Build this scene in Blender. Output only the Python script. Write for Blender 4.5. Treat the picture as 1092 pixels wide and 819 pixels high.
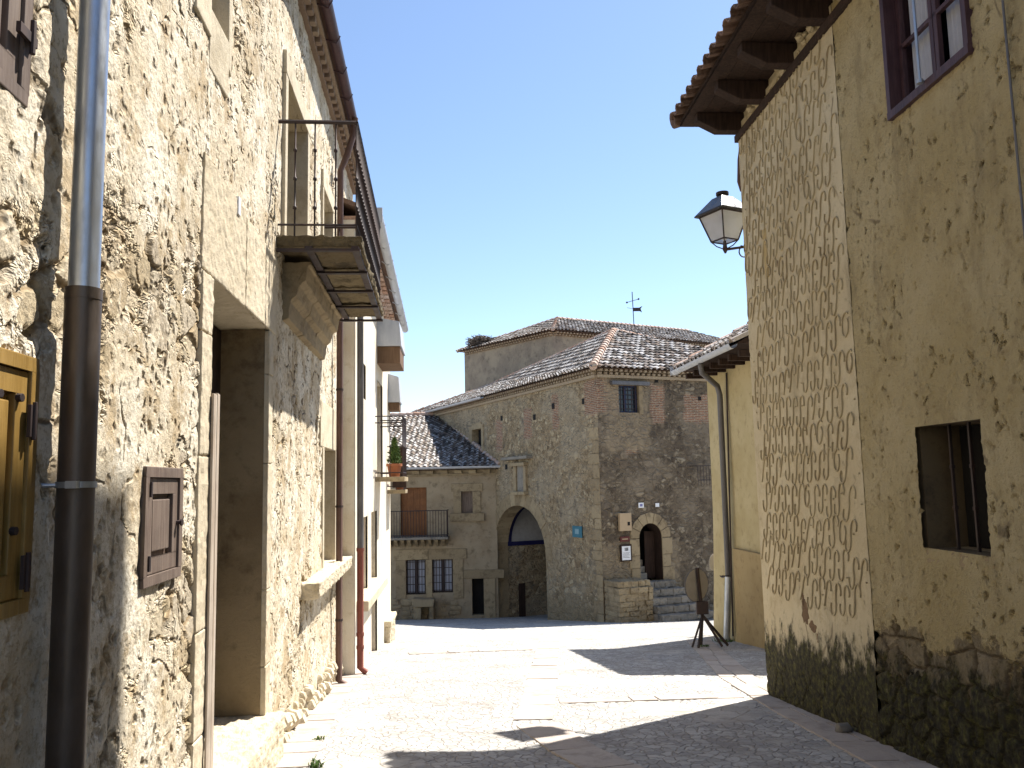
import bpy, bmesh, math, random
import numpy as np
from mathutils import Vector, Matrix, geometry
from math import radians as R, pi, sin, cos
random.seed(7)
for o in list(bpy.data.objects): bpy.data.objects.remove(o)
S = bpy.context.scene; COL = S.collection

# ------------------------------------------------------------ camera, sky, sun
F = 900.0; EYE = 1.6; PITCH = R(6.69); ROLL = R(-1.2)
ROT = Matrix.Rotation(R(90) + PITCH, 3, 'X') @ Matrix.Rotation(ROLL, 3, 'Z')
cam = bpy.data.cameras.new('camera'); co = bpy.data.objects.new('camera', cam); COL.objects.link(co)
co.matrix_world = Matrix.Translation((0, 0, EYE)) @ ROT.to_4x4()
cam.lens = F / 1092 * 36; cam.sensor_width = 36; cam.clip_start = .05; cam.clip_end = 3000
S.camera = co
SUN = Vector((.469, .434, 1)).normalized()
EL = math.asin(SUN.z); AZ = math.atan2(SUN.x, SUN.y)
W = bpy.data.worlds.new("World"); S.world = W; W.use_nodes = True
nt = W.node_tree; bg = nt.nodes['Background']
sk = nt.nodes.new('ShaderNodeTexSky'); sk.sky_type = 'NISHITA'; sk.sun_disc = False
sk.sun_elevation = EL; sk.sun_rotation = AZ; sk.altitude = 900; sk.air_density = 1.0; sk.dust_density = 0.6; sk.ozone_density = 1.6
nt.links.new(sk.outputs[0], bg.inputs[0]); bg.inputs[1].default_value = .10
sl = bpy.data.lights.new('sun', 'SUN'); sl.energy = 5.0; sl.angle = R(.53); sl.color = (1, .955, .88)
so = bpy.data.objects.new('sun', sl); COL.objects.link(so); so.rotation_euler = SUN.to_track_quat('Z', 'Y').to_euler(); so.location = (20, 20, 40)
S.view_settings.view_transform = 'Standard'; S.view_settings.look = 'None'
S.view_settings.exposure = 1.16; S.view_settings.gamma = 1; S.view_settings.use_curve_mapping = False
S.render.engine = 'CYCLES'; S.cycles.max_bounces = 6; S.cycles.diffuse_bounces = 3

# ------------------------------------------------------------ geometry helpers
def ray(px, py):
    return ROT @ Vector(((px - 546) / F, -(py - 409.5) / F, -1))
def gz(x, y):                       # ground height
    if y < -12: z = 1.14
    elif y < 19: z = -.095 * y
    elif y < 38: z = -1.805 - .128 * (y - 19)
    else: z = -4.237
    return z
def gpt(px, py):                    # where a sight line meets the street
    d = ray(px, py); t = .5
    while t < 80:
        p = Vector((0, 0, EYE)) + d * t
        if p.z < gz(p.x, p.y): return p
        t += .01
    return p

class Wall:
    def __init__(s, p0, p1, flip=False):
        s.p0 = Vector(p0); s.p1 = Vector(p1); s.L = (s.p1 - s.p0).length
        s.d = (s.p1 - s.p0) / s.L; s.n = Vector((s.d.y, -s.d.x))
        if flip: s.n = -s.n
        s.flip = flip
    def uz(s, px, py, w=0):
        r = ray(px, py); q = s.p0 + s.n * w
        t = (q.x * s.n.x + q.y * s.n.y) / (r.x * s.n.x + r.y * s.n.y)
        P = r * t; return ((P.x - q.x) * s.d.x + (P.y - q.y) * s.d.y, P.z + EYE)
    def u(s, px, py=515, w=0): return s.uz(px, py, w)[0]
    def z(s, px, py, w=0): return s.uz(px, py, w)[1]
    def pt(s, u, z, w=0):
        q = s.p0 + s.d * u + s.n * w; return Vector((q.x, q.y, z))

def sset(o, label=None, cat=None, group=None, kind=None):
    if label: o['label'] = label
    if cat: o['category'] = cat
    if group: o['group'] = group
    if kind: o['kind'] = kind
    return o
def thing(name, loc, label, cat, group=None):
    o = bpy.data.objects.new(name, None); COL.objects.link(o); o.location = loc
    o.empty_display_size = .3; o['org'] = list(loc)
    return sset(o, label, cat, group)

class MB:
    def __init__(s): s.V = []; s.F = []; s.rnd = []; s.UV = None; s.G = []
    def add(s, vs, fs, r=None):
        b = len(s.V); s.V += [tuple(v) for v in vs]; s.F += [tuple(b + i for i in f) for f in fs]
        s.rnd += [random.random() if r is None else r] * len(fs); s.G.append((b, len(s.V), len(s.F) - len(fs), len(s.F)))
    def hexa(s, p, r=None): # p: 4 bottom, 4 top
        c = sum((Vector(q) for q in p), Vector()) / 8
        fs = [(0, 1, 2, 3), (4, 5, 6, 7), (0, 1, 5, 4), (1, 2, 6, 5), (2, 3, 7, 6), (3, 0, 4, 7)]
        out = []
        for f in fs:
            a, b, d = (Vector(p[f[i]]) for i in (0, 1, 2)); m = (a + Vector(p[f[2]])) / 2
            n = (b - a).cross(d - b); out.append(f if n.dot(m - c) > 0 else tuple(reversed(f)))
        s.add(p, out, r)
    def box(s, x0, x1, y0, y1, z0, z1, j=0):
        p = [(x0, y0, z0), (x1, y0, z0), (x1, y1, z0), (x0, y1, z0), (x0, y0, z1), (x1, y0, z1), (x1, y1, z1), (x0, y1, z1)]
        s.hexa([tuple(c + random.uniform(-j, j) for c in q) for q in p])
    def wb(s, w, u0, u1, z0, z1, a, b, j=0):
        p = [w.pt(u0, z0, a), w.pt(u1, z0, a), w.pt(u1, z0, b), w.pt(u0, z0, b), w.pt(u0, z1, a), w.pt(u1, z1, a), w.pt(u1, z1, b), w.pt(u0, z1, b)]
        s.hexa([tuple(c + random.uniform(-j, j) for c in q) for q in p])
    def prism(s, pts, off):
        pts = [Vector(p) for p in pts]; off = Vector(off); n = len(pts)
        a = Vector()
        for i in range(n): a += pts[i].cross(pts[(i + 1) % n])
        if a.dot(off) > 0: pts.reverse()
        vs = pts + [p + off for p in pts]
        fs = [tuple(range(n)), tuple(reversed(range(n, 2 * n)))] + [((i + 1) % n, i, n + i, n + (i + 1) % n) for i in range(n)]
        s.add(vs, fs)
    def tube(s, pts, r, seg=8, caps=True, rn=None):
        pts = [Vector(p) for p in pts]; n = len(pts)
        rs = r if isinstance(r, (list, tuple)) else [r] * n
        t0 = (pts[1] - pts[0]).normalized()
        up = Vector((0, 0, 1)) if abs(t0.z) < .9 else Vector((1, 0, 0))
        x = t0.cross(up).normalized(); vs = []
        for i in range(n):
            t = (pts[min(i + 1, n - 1)] - pts[max(i - 1, 0)]).normalized()
            x = (x - t * x.dot(t)).normalized(); y = t.cross(x)
            for k in range(seg):
                a = 2 * pi * k / seg; vs.append(pts[i] + (x * cos(a) + y * sin(a)) * rs[i])
        fs = []
        for i in range(n - 1):
            for k in range(seg):
                a, b = i * seg + k, i * seg + (k + 1) % seg
                fs.append((a, b, b + seg, a + seg))
        if caps: fs += [tuple(reversed(range(seg))), tuple(range((n - 1) * seg, n * seg))]
        s.add(vs, fs, rn)
    def disc(s, c, n, r, h, seg=28):
        n = Vector(n).normalized(); c = Vector(c); s.tube([c - n * h / 2, c + n * h / 2], r, seg)
    def build(s, name, mat, parent=None, bevel=0, smooth=False, kind=None):
        me = bpy.data.meshes.new(name); org = Vector((0, 0, 0))
        root = parent
        while root is not None and root.parent: root = root.parent
        if root is not None: org = Vector(root['org'])
        V = np.array(s.V, dtype=np.float64) - np.array(org)
        me.from_pydata(V.tolist(), [], s.F)
        if s.rnd and len(s.rnd) == len(s.F):
            a = me.attributes.new('rnd', 'FLOAT', 'FACE'); a.data.foreach_set('value', s.rnd)
        if s.UV is not None:
            uv = me.uv_layers.new(name='UVMap')
            idx = np.zeros(len(me.loops), dtype=np.int32); me.loops.foreach_get('vertex_index', idx)
            uv.data.foreach_set('uv', np.array(s.UV, dtype=np.float32)[idx].ravel())
        me.materials.append(mat)
        if bevel:
            bm = bmesh.new(); bm.from_mesh(me)
            bmesh.ops.remove_doubles(bm, verts=bm.verts, dist=1e-5)
            es = [e for e in bm.edges if len(e.link_faces) == 2 and e.calc_face_angle(0) > .5]
            bmesh.ops.bevel(bm, geom=es, offset=bevel, segments=2, affect='EDGES', clamp_overlap=True, profile=.6)
            bm.to_mesh(me); bm.free()
        if smooth:
            me.polygons.foreach_set('use_smooth', [True] * len(me.polygons))
            if hasattr(me, 'set_sharp_from_angle'): me.set_sharp_from_angle(angle=R(50))
        me.update()
        o = bpy.data.objects.new(name, me); COL.objects.link(o)
        if parent is not None: o.parent = parent
        if kind: o['kind'] = kind
        return o
def _split(s, name, mat, parent=None, bevel=0):
    o = None
    for (v0, v1, f0, f1) in s.G:
        q = MB(); q.V = s.V[v0:v1]; q.F = [tuple(i - v0 for i in f) for f in s.F[f0:f1]]; q.rnd = s.rnd[f0:f1]; o = q.build(name, mat, parent, bevel)
    return o
MB.split = _split
_tx = bpy.data.textures.new('chipping', 'CLOUDS'); _tx.noise_scale = .09; _tx.noise_depth = 4
def chip(o, st=.03, lv=5):
    a = o.modifiers.new('sub', 'SUBSURF'); a.subdivision_type = 'SIMPLE'; a.levels = a.render_levels = lv
    d = o.modifiers.new('chip', 'DISPLACE'); d.texture = _tx; d.strength = st; d.mid_level = .55; d.texture_coords = 'LOCAL'; return o
def cpart(src, parent, off):        # a copy of a part, moved
    c = src.copy(); COL.objects.link(c); c.parent = parent; c.location = Vector(src.location) + Vector(off); return c
def top(o, label, cat, group=None): # a top-level thing that is one mesh
    return sset(o, label, cat, group)

def lines(a, b, sp, cuts):
    """grid coordinates a..b; sp(x) is the spacing; every cut is hit exactly"""
    out = []; cs = sorted(set([a] + [c for c in cuts if a < c < b] + [b]))
    for i in range(len(cs) - 1):
        x0, x1 = cs[i], cs[i + 1]; x = x0
        tmp = [x0]
        while True:
            x += sp(x)
            if x >= x1 - .3 * sp(x): break
            tmp.append(x)
        out += tmp
    return out + [b]
def wall_grid(name, w, u0, u1, z0, z1, holes, su, sz, mat, parent, wo=0, ztop=None):
    us = lines(u0, u1, su, [c for h in holes for c in h[:2]]); zs = lines(z0, z1, sz, [c for h in holes for c in h[2:]])
    m = MB(); nu, nz = len(us), len(zs)
    for z in zs:
        f = (z - z0) / (z1 - z0)
        for u in us:
            zz = z if ztop is None else (z0 + f * (ztop(u) - z0) if not holes else z)
            m.V.append(tuple(w.pt(u, zz, wo)))
    m.UV = [(u, z) for z in zs for u in us]
    for j in range(nz - 1):
        zc = (zs[j] + zs[j + 1]) / 2
        for i in range(nu - 1):
            uc = (us[i] + us[i + 1]) / 2
            if any(h[0] < uc < h[1] and h[2] < zc < h[3] for h in holes): continue
            a = j * nu + i; q = (a, a + 1, a + nu + 1, a + nu)
            m.F.append(tuple(reversed(q)) if w.flip else q)
    return m.build(name, mat, parent, smooth=True)
def wall_poly(name, w, outline, holes, res, mat, parent, wo=0):
    """a wall with any outline and holes: constrained triangulation over a jittered grid"""
    def inside(p, poly):
        c = False; n = len(poly)
        for i in range(n):
            a, b = poly[i], poly[(i + 1) % n]
            if (a[1] > p[1]) != (b[1] > p[1]) and p[0] < (b[0] - a[0]) * (p[1] - a[1]) / (b[1] - a[1]) + a[0]: c = not c
        return c
    def dense(poly):
        o = []
        for i in range(len(poly)):
            a, b = Vector(poly[i]), Vector(poly[(i + 1) % len(poly)]); n = max(1, int((b - a).length / res))
            o += [tuple(a.lerp(b, k / n)) for k in range(n)]
        return o
    P = []; E = []
    loops = [dense(outline)] + [dense(h) for h in holes]
    for L in loops:
        b = len(P); P += L; E += [(b + i, b + (i + 1) % len(L)) for i in range(len(L))]
    us = [p[0] for p in outline]; zs = [p[1] for p in outline]
    u = min(us) + res
    while u < max(us):
        z = min(zs) + res
        while z < max(zs):
            q = (u + random.uniform(-.2, .2) * res, z + random.uniform(-.2, .2) * res)
            if inside(q, outline) and not any(inside(q, h) for h in holes): P.append(q)
            z += res
        u += res
    vs, _, fs, *_r = geometry.delaunay_2d_cdt([Vector(p) for p in P], E, [], 0, 1e-5)
    m = MB(); m.UV = [tuple(v) for v in vs]; m.V = [tuple(w.pt(v[0], v[1], wo)) for v in vs]
    for f in fs:
        c = sum((Vector(vs[i]) for i in f), Vector((0, 0))) / len(f)
        if not inside(c, outline) or any(inside(c, h) for h in holes): continue
        a = (Vector(m.V[f[1]]) - Vector(m.V[f[0]])).cross(Vector(m.V[f[2]]) - Vector(m.V[f[1]]))
        m.F.append(tuple(f) if a.x * w.n.x + a.y * w.n.y > 0 else tuple(reversed(f)))
    return m.build(name, mat, parent, smooth=True)

# ------------------------------------------------------------ materials
class M:
    def __init__(s, name):
        s.m = bpy.data.materials.new(name); s.m.use_nodes = True; s.t = s.m.node_tree
        s.b = s.t.nodes['Principled BSDF']; s.o = s.t.nodes['Material Output']
        s.tc = s.t.nodes.new('ShaderNodeTexCoord'); s.P = s.tc.outputs['Object']; s.UV = s.tc.outputs['UV']
    def set(s, sock, v):
        if isinstance(v, bpy.types.NodeSocket): s.t.links.new(v, sock)
        elif v is not None:
            if hasattr(sock, 'default_value'):
                try: sock.default_value = v
                except Exception: sock.default_value = tuple(v) + (1,) if len(v) == 3 else v
    def nd(s, ty, ins, **pr):
        n = s.t.nodes.new(ty)
        for k, v in pr.items(): setattr(n, k, v)
        for k, v in ins.items(): s.set(n.inputs[k], v)
        return n
    def col(s, c): return tuple(c) + (1,) if not isinstance(c, bpy.types.NodeSocket) and len(c) == 3 else c
    def noise(s, P, sc, det=5, ro=.6, dist=0): return s.nd('ShaderNodeTexNoise', {'Vector': P, 'Scale': sc, 'Detail': det, 'Roughness': ro, 'Distortion': dist}).outputs[0]
    def noisec(s, P, sc, det=3): return s.nd('ShaderNodeTexNoise', {'Vector': P, 'Scale': sc, 'Detail': det}).outputs[1]
    def vor(s, P, sc, feat='F1', rnd=1): return s.nd('ShaderNodeTexVoronoi', {'Vector': P, 'Scale': sc, 'Randomness': rnd}, feature=feat)
    def mt(s, op, a, b=None, clamp=False):
        n = s.t.nodes.new('ShaderNodeMath'); n.operation = op; n.use_clamp = clamp
        s.set(n.inputs[0], a)
        if b is not None: s.set(n.inputs[1], b)
        return n.outputs[0]
    def vm(s, op, a, b):
        n = s.t.nodes.new('ShaderNodeVectorMath'); n.operation = op; s.set(n.inputs[0], a); s.set(n.inputs[1], b); return n.outputs[0]
    def mr(s, v, a, b, c=0, d=1, smooth=True):
        n = s.nd('ShaderNodeMapRange', {0: v, 1: a, 2: b, 3: c, 4: d}); n.clamp = True
        if smooth: n.interpolation_type = 'SMOOTHSTEP'
        return n.outputs[0]
    def mix(s, f, a, b, mode='MIX'):
        n = s.t.nodes.new('ShaderNodeMix'); n.data_type = 'RGBA'; n.blend_type = mode
        s.set(n.inputs[0], f); s.set(n.inputs[6], s.col(a)); s.set(n.inputs[7], s.col(b)); return n.outputs[2]
    def ramp(s, f, st, const=False):
        n = s.t.nodes.new('ShaderNodeValToRGB'); e = n.color_ramp.elements
        if const: n.color_ramp.interpolation = 'CONSTANT'
        while len(e) < len(st): e.new(.5)
        for i, (p, c) in enumerate(st): e[i].position = p; e[i].color = tuple(c) + (1,)
        s.set(n.inputs[0], f); return n.outputs[0]
    def sep(s, v): return s.nd('ShaderNodeSeparateXYZ', {0: v}).outputs
    def scale(s, P, v): return s.vm('MULTIPLY', P, v)
    def warp(s, P, sc, amt):
        c = s.vm('SUBTRACT', s.noisec(P, sc), (.5, .5, .5)); return s.vm('ADD', P, s.vm('MULTIPLY', c, (amt, amt, amt)))
    def attr(s, a): return s.nd('ShaderNodeAttribute', {}, attribute_name=a).outputs['Fac']
    def world(s): return s.t.nodes.new('ShaderNodeNewGeometry').outputs['Position']
    def fin(s, c, ro=.9, h=None, amt=.01, true=False, metal=0, spec=.3, mid=.5):
        s.set(s.b.inputs['Base Color'], s.col(c)); s.set(s.b.inputs['Roughness'], ro); s.set(s.b.inputs['Metallic'], metal)
        s.b.inputs['Specular IOR Level'].default_value = spec
        if h is not None:
            if true:
                d = s.nd('ShaderNodeDisplacement', {'Height': h, 'Midlevel': mid, 'Scale': amt}); s.t.links.new(d.outputs[0], s.o.inputs['Displacement'])
                s.m.displacement_method = 'BOTH'
            else:
                b = s.nd('ShaderNodeBump', {'Height': h, 'Distance': amt, 'Strength': 1.0}); s.t.links.new(b.outputs[0], s.b.inputs['Normal'])
        return s.m
def masonry(m, P, sc, stops, mortar, jw=.07, sq=(1, 1, 1.35), warp=.12):
    """irregular stones: colour, height, per-stone random"""
    Q = m.warp(m.scale(P, sq), 2.2, warp); Q = m.warp(Q, 11, .03)
    e = m.vor(Q, sc, 'DISTANCE_TO_EDGE').outputs['Distance']; c = m.vor(Q, sc).outputs['Color']
    r = m.sep(c)[0]; j = m.mr(e, .0, jw)
    n = m.noise(P, 18, 6, .7)
    base = m.ramp(m.mt('ADD', m.mt('MULTIPLY', r, .75), m.mt('MULTIPLY', n, .3)), stops)
    base = m.mix(m.mr(n, .35, .7, 0, .35), base, (.05, .04, .03), 'MULTIPLY')
    colr = m.mix(j, mortar, base)
    h = m.mt('MULTIPLY', j, m.mt('ADD', .55, m.mt('MULTIPLY', m.sep(c)[1], .45)))
    return colr, h, r
def boxmask(m, uv, u0, u1, v0, v1, s=.08):
    x, y, _ = m.sep(uv)
    a = m.mt('MULTIPLY', m.mr(x, u0 - s, u0 + s), m.mr(x, u1 + s, u1 - s))
    return m.mt('MULTIPLY', a, m.mt('MULTIPLY', m.mr(y, v0 - s, v0 + s), m.mr(y, v1 + s, v1 - s)))

def mat_left():
    m = M('old_limewashed_rubble'); P = m.P
    c, h, r = masonry(m, P, 3.6, [(0, (.36, .26, .15)), (.3, (.49, .40, .26)), (.6, (.58, .50, .37)), (1, (.42, .35, .26))], (.22, .16, .09), .13, (1, 1, 1.4), .35)
    pl = m.noise(m.warp(P, 1.5, .6), .8, 7, .7)                      # where old lime plaster still covers the stones
    pm = m.mr(pl, .425, .475)
    patch = m.noise(P, 2.2, 4, .55)
    pc = m.mix(m.mr(patch, .35, .65), (.56, .475, .34), (.71, .65, .53))
    pc = m.mix(m.mr(m.noise(P, 3.2, 7, .75), .5, .62, 0, .85), pc, (.40, .30, .175))
    c = m.mix(pm, c, pc)
    pv = m.vor(m.warp(m.scale(P, (1, 1, .8)), 7, .12), 15); pd = pv.outputs['Distance']; pr_ = m.sep(pv.outputs['Color'])[0]
    dens = m.mr(m.noise(P, 1.6, 4, .6), .42, .6)
    hole = m.mt('MULTIPLY', m.mr(pd, .48, .2), m.mr(pr_, .45, .52)); hole = m.mt('MULTIPLY', hole, m.mt('ADD', .25, m.mt('MULTIPLY', dens, .75)))
    fine = m.noise(P, 34, 6, .72)
    c = m.mix(m.mr(fine, .5, .62, 0, .6), c, (.26, .195, .115)); c = m.mix(m.mt('MULTIPLY', hole, .85), c, (.15, .10, .055))
    cr_ = m.vor(m.warp(m.scale(P, (1, 1, .8)), 3, .35), 2.1, 'DISTANCE_TO_EDGE').outputs['Distance']; crk = m.mt('MULTIPLY', m.mr(cr_, .03, .006), m.mr(m.noise(P, 1.4, 4, .6), .48, .55)); hole = m.mt('MAXIMUM', hole, crk); c = m.mix(m.mt('MULTIPLY', crk, .8), c, (.12, .085, .05))
    c = m.mix(m.mr(m.noise(m.scale(P, (1, 1, .5)), 1.1, 6, .7), .52, .66, 0, .4), c, (.36, .28, .17))
    big = m.sep(m.mix(pm, m.mt('MULTIPLY', h, .85), m.mt('ADD', .72, m.mt('MULTIPLY', patch, .28))))[0]
    hs = m.mt('ADD', m.mt('MULTIPLY', big, .62), m.mt('MULTIPLY', m.noise(P, 5, 5, .6), .34))
    hs = m.mt('SUBTRACT', hs, m.mt('MULTIPLY', hole, .30))
    hs = m.mt('ADD', hs, m.mt('MULTIPLY', m.noise(P, 17, 6, .7), .20))
    return m.fin(c, .95, hs, .068, True, mid=.80)
def mat_plaster(name, c1, c2, c3, bump=.01, sc=6, fine=40):
    m = M(name); P = m.P
    n = m.noise(P, 1.1, 6, .62); k = m.noise(P, sc, 7, .7)
    c = m.mix(m.mr(n, .38, .62), c1, c2); c = m.mix(m.mr(k, .5, .72, 0, .8), c, c3)
    h = m.mt('ADD', m.mt('MULTIPLY', k, .6), m.mt('MULTIPLY', m.noise(P, fine, 5, .7), .4))
    return m.fin(c, .93, h, bump)
def mat_right(name, base, hi, dark, rough, amt, smear):
    m = M(name); P = m.P; w = m.world(); x, y, z = m.sep(w)
    hag = m.mt('ADD', z, m.mt('MULTIPLY', y, .095))                  # height above the sloping street
    n1 = m.noise(P, .9, 6, .62); n2 = m.noise(m.warp(P, 3, .2), 4.5, 7, .7); n3 = m.noise(P, 24, 6, .75)
    c = m.mix(m.mr(n1, .36, .64), base, hi); c = m.mix(m.mr(n2, .5, .7, 0, .75), c, dark)
    pit = m.mt('MULTIPLY', m.mr(m.noise(m.warp(m.scale(P, (1, 1, .7)), 6, .15), 13, 5, .68), .58, .66), m.mr(m.noise(P, 1.1, 5, .65), .42, .58, .15, min(1, rough * 1.1)))
    c = m.mix(m.mr(n3, .54, .7, 0, .65 * min(1, rough * 1.4)), c, tuple(x * .5 for x in base)); c = m.mix(m.mt('MULTIPLY', pit, .5), c, (.15, .105, .055))  # cavity shade painted in: fine grain and pits darkened in the colour
    st0 = m.noise(m.scale(P, (1, 1, .25)), 2.4, 5, .65); c = m.mix(m.mr(st0, .52, .7, 0, .45), c, tuple(x * .55 for x in dark))
    ck = m.vor(m.warp(m.scale(P, (1, .7, .55)), 1.2, .5), .75, 'DISTANCE_TO_EDGE').outputs['Distance']; ckm = m.mt('MULTIPLY', m.mr(ck, .009, .002), m.mr(m.noise(P, .9, 3), .60, .64)); c = m.mix(m.mt('MULTIPLY', ckm, .6), c, (.09, .06, .035))
    hn = m.mt('ADD', hag, m.mt('MULTIPLY', m.mt('SUBTRACT', m.noise(P, 1.6, 6, .7), .5), 1.3))
    # plaster fallen off low down: stones and mortar
    sc_, sh, _ = masonry(m, P, 3.4, [(0, (.14, .105, .06)), (.5, (.25, .20, .12)), (1, (.34, .28, .19))], (.13, .10, .065), .09)
    nz = m.mt('SUBTRACT', m.mt('ADD', hn, 0), smear)
    st = m.mr(nz, .05, -.02)
    c = m.mix(st, c, sc_)
    mossn = m.noise(m.scale(P, (1, 1, .6)), 7, 7, .72)
    mc = m.ramp(m.noise(P, 16, 6, .7), [(.36, (.016, .014, .010)), (.5, (.042, .037, .018)), (.62, (.09, .085, .025)), (.78, (.22, .18, .10))])
    mz = m.mt('ADD', hag, m.mt('MULTIPLY', m.mt('SUBTRACT', mossn, .5), 1.5)); mm = m.mr(mz, .90, .58)
    c = m.mix(mm, c, mc)
    h = m.mt('SUBTRACT', m.mt('ADD', m.mt('MULTIPLY', n3, rough), m.mt('MULTIPLY', n2, .7)), m.mt('MULTIPLY', pit, .8))
    h = m.mt('SUBTRACT', h, m.mt('MULTIPLY', st, m.mt('SUBTRACT', .9, m.mt('MULTIPLY', sh, .9))))
    h = m.mt('ADD', h, m.mt('MULTIPLY', m.noise(P, 1.2, 2, .5), .6))
    h = m.mt('ADD', h, m.mt('MULTIPLY', mm, m.mt('MULTIPLY', m.noise(P, 5, 6, .7), 1.0)))
    return m.fin(c, .94, h, amt, True, mid=.9)
def mat_gate(name, grey):
    m = M(name); P = m.P; uv = m.UV
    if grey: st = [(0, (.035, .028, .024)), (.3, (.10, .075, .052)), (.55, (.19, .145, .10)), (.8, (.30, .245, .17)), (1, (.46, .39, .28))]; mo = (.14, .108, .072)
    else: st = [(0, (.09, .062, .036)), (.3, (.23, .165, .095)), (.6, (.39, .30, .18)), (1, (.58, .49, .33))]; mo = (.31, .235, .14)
    ca, ha, r = masonry(m, P, 2.7, st, mo, .16, (1, 1, 1.5), .30)
    cb, hb, r2 = masonry(m, P, 5.6, st, mo, .2, (1, 1, 1.25), .35)
    sel = m.mr(m.noise(P, 1.7, 4, .6), .44, .50)
    c = m.mix(sel, ca, cb); h = m.sep(m.mix(sel, ha, hb))[0]
    sm = m.mr(m.noise(m.warp(P, 4, .3), 1.8, 7, .72), .46, .58)           # mortar smeared over the stones
    c = m.mix(m.mt('MULTIPLY', sm, .42), c, m.mix(m.mr(m.noise(P, 9, 5, .7), .35, .65), tuple(x * .8 for x in mo), tuple(x * 1.25 for x in mo)))
    h = m.mt('ADD', m.mt('MULTIPLY', h, m.mt('SUBTRACT', 1, m.mt('MULTIPLY', sm, .6))), m.mt('MULTIPLY', sm, .45))
    c = m.mix(m.mr(m.noise(P, 7, 7, .8), .5, .66, 0, .65), c, tuple(x * .3 for x in mo))
    c = m.mix(m.mr(m.noise(P, 12, 6, .8), .56, .7, 0, .6), c, (.42, .36, .27) if not grey else (.33, .29, .235))
    big = m.noise(P, .55, 6, .65)
    c = m.mix(m.mr(big, .46, .60, 0, .65), c, (.34, .285, .20) if not grey else (.235, .19, .135))
    c = m.mix(m.mr(m.noise(P, 2.2, 7, .72), .52, .7, 0, .7), c, (.085, .07, .055))
    # brick patches under the eaves
    wuv = m.warp(uv, 3, .45)
    br = m.nd('ShaderNodeTexBrick', {'Vector': uv, 'Color1': (.30, .135, .075, 1), 'Color2': (.20, .10, .065, 1), 'Mortar': (.34, .28, .2, 1), 'Scale': 1, 'Mortar Size': .014, 'Brick Width': .3, 'Row Height': .062})
    bxs = [(-.15, 1.0, 3.85 + .1, 5.1), (2.2, 2.75, 3.6, 5.0), (3.6, 6.0, 3.7, 4.65), (1.1, 1.6, 2.55, 2.75)] if grey else [(-.2, .95, 3.9, 5.1), (2.9, 3.4, 3.6, 4.9), (5.3, 6.0, 3.4, 4.6), (8.2, 8.9, 3.0, 4.3)]
    msk = None
    for b in bxs:
        k = boxmask(m, wuv, *b); msk = k if msk is None else m.mt('MAXIMUM', msk, k)
    c = m.mix(msk, c, br.outputs['Color'])
    x, v, _ = m.sep(wuv)
    if grey:   # smooth plaster round the door and window
        pm = m.mt('MAXIMUM', boxmask(m, wuv, -.05, 3.1, -3.6, -.55, .15), boxmask(m, wuv, .3, 2.1, 2.6, 5.2, .12))
        c = m.mix(m.mt('MULTIPLY', pm, .8), c, m.mix(m.mr(m.noise(P, 3, 6, .7), .4, .65), (.30, .235, .15), (.20, .16, .115)))
    else:
        pm = m.mr(m.mt('ADD', v, m.noise(P, .8, 3, .5)), -1.6, -2.6, 0, .6)
        c = m.mix(pm, c, (.235, .18, .105))
    hh = m.mt('ADD', m.mt('MULTIPLY', h, .8), m.mt('MULTIPLY', m.noise(P, 9, 6, .7), .5))
    return m.fin(c, .95, hh, .06)
def mat_tile():
    m = M('lichened_roof_tile'); r = m.attr('rnd'); P = m.P
    c = m.ramp(r, [(0, (.07, .06, .052)), (.14, (.17, .14, .12)), (.3, (.30, .23, .18)), (.5, (.38, .35, .32)), (.75, (.55, .52, .49)), (1, (.68, .65, .62))])
    c = m.mix(m.mr(m.noise(P, 9, 6, .75), .52, .66, 0, .7), c, (.08, .072, .06))
    c = m.mix(m.mr(m.noise(P, 5, 5, .7), .55, .7, 0, .5), c, (.33, .34, .28))
    return m.fin(c, .95, m.noise(P, 30, 5), .006)
def mat_tile_red(name='terracotta_ridge_tile', a=(.42, .25, .17), b=(.55, .44, .37)):
    m = M(name); c = m.mix(m.attr('rnd'), a, b)
    c = m.mix(m.mr(m.noise(m.P, 16, 5, .7), .45, .65, 0, .6), c, (.2, .14, .11)); return m.fin(c, .9, m.noise(m.P, 30, 5), .005)
def mat_wood(name, a, b, ro=.6, ax=(1, 1, .08), sc=28, spec=.3):
    m = M(name); Q = m.scale(m.P, ax); n = m.noise(Q, sc, 6, .65, .6); f = m.noise(m.P, 3, 4, .6)
    c = m.mix(m.mr(n, .35, .65), a, b); c = m.mix(m.mr(f, .45, .7, 0, .4), c, tuple(x * .45 for x in a))
    return m.fin(c, ro, n, .004, spec=spec)
def mat_metal(name, c1, c2, ro=.45, metal=.9, sc=8, bump=.001):
    m = M(name); n = m.noise(m.scale(m.P, (1, 1, .35)), sc, 6, .7)
    return m.fin(m.mix(m.mr(n, .35, .7), c1, c2), m.mr(n, .3, .7, ro - .1, ro + .15), n, bump, metal=metal, spec=.5)
def mat_flat(name, c, ro=.8, var=.25):
    m = M(name); n = m.noise(m.P, 6, 5, .6)
    return m.fin(m.mix(m.mr(n, .4, .7, 0, var), c, tuple(x * .4 for x in c)), ro, m.noise(m.P, 40, 4), .003)
def mat_stone(name, a, b, d, bump=.012):
    m = M(name); P = m.P
    c = m.mix(m.attr('rnd'), a, b)
    c = m.mix(m.mr(m.noise(P, 3.5, 7, .7), .46, .68, 0, .75), c, d)
    c = m.mix(m.mr(m.noise(P, 25, 6, .75), .55, .75, 0, .5), c, tuple(x * .45 for x in d))
    h = m.mt('ADD', m.noise(P, 14, 7, .72), m.mt('MULTIPLY', m.noise(P, 4, 4, .6), .7)); return m.fin(c, .92, h, bump)
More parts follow.
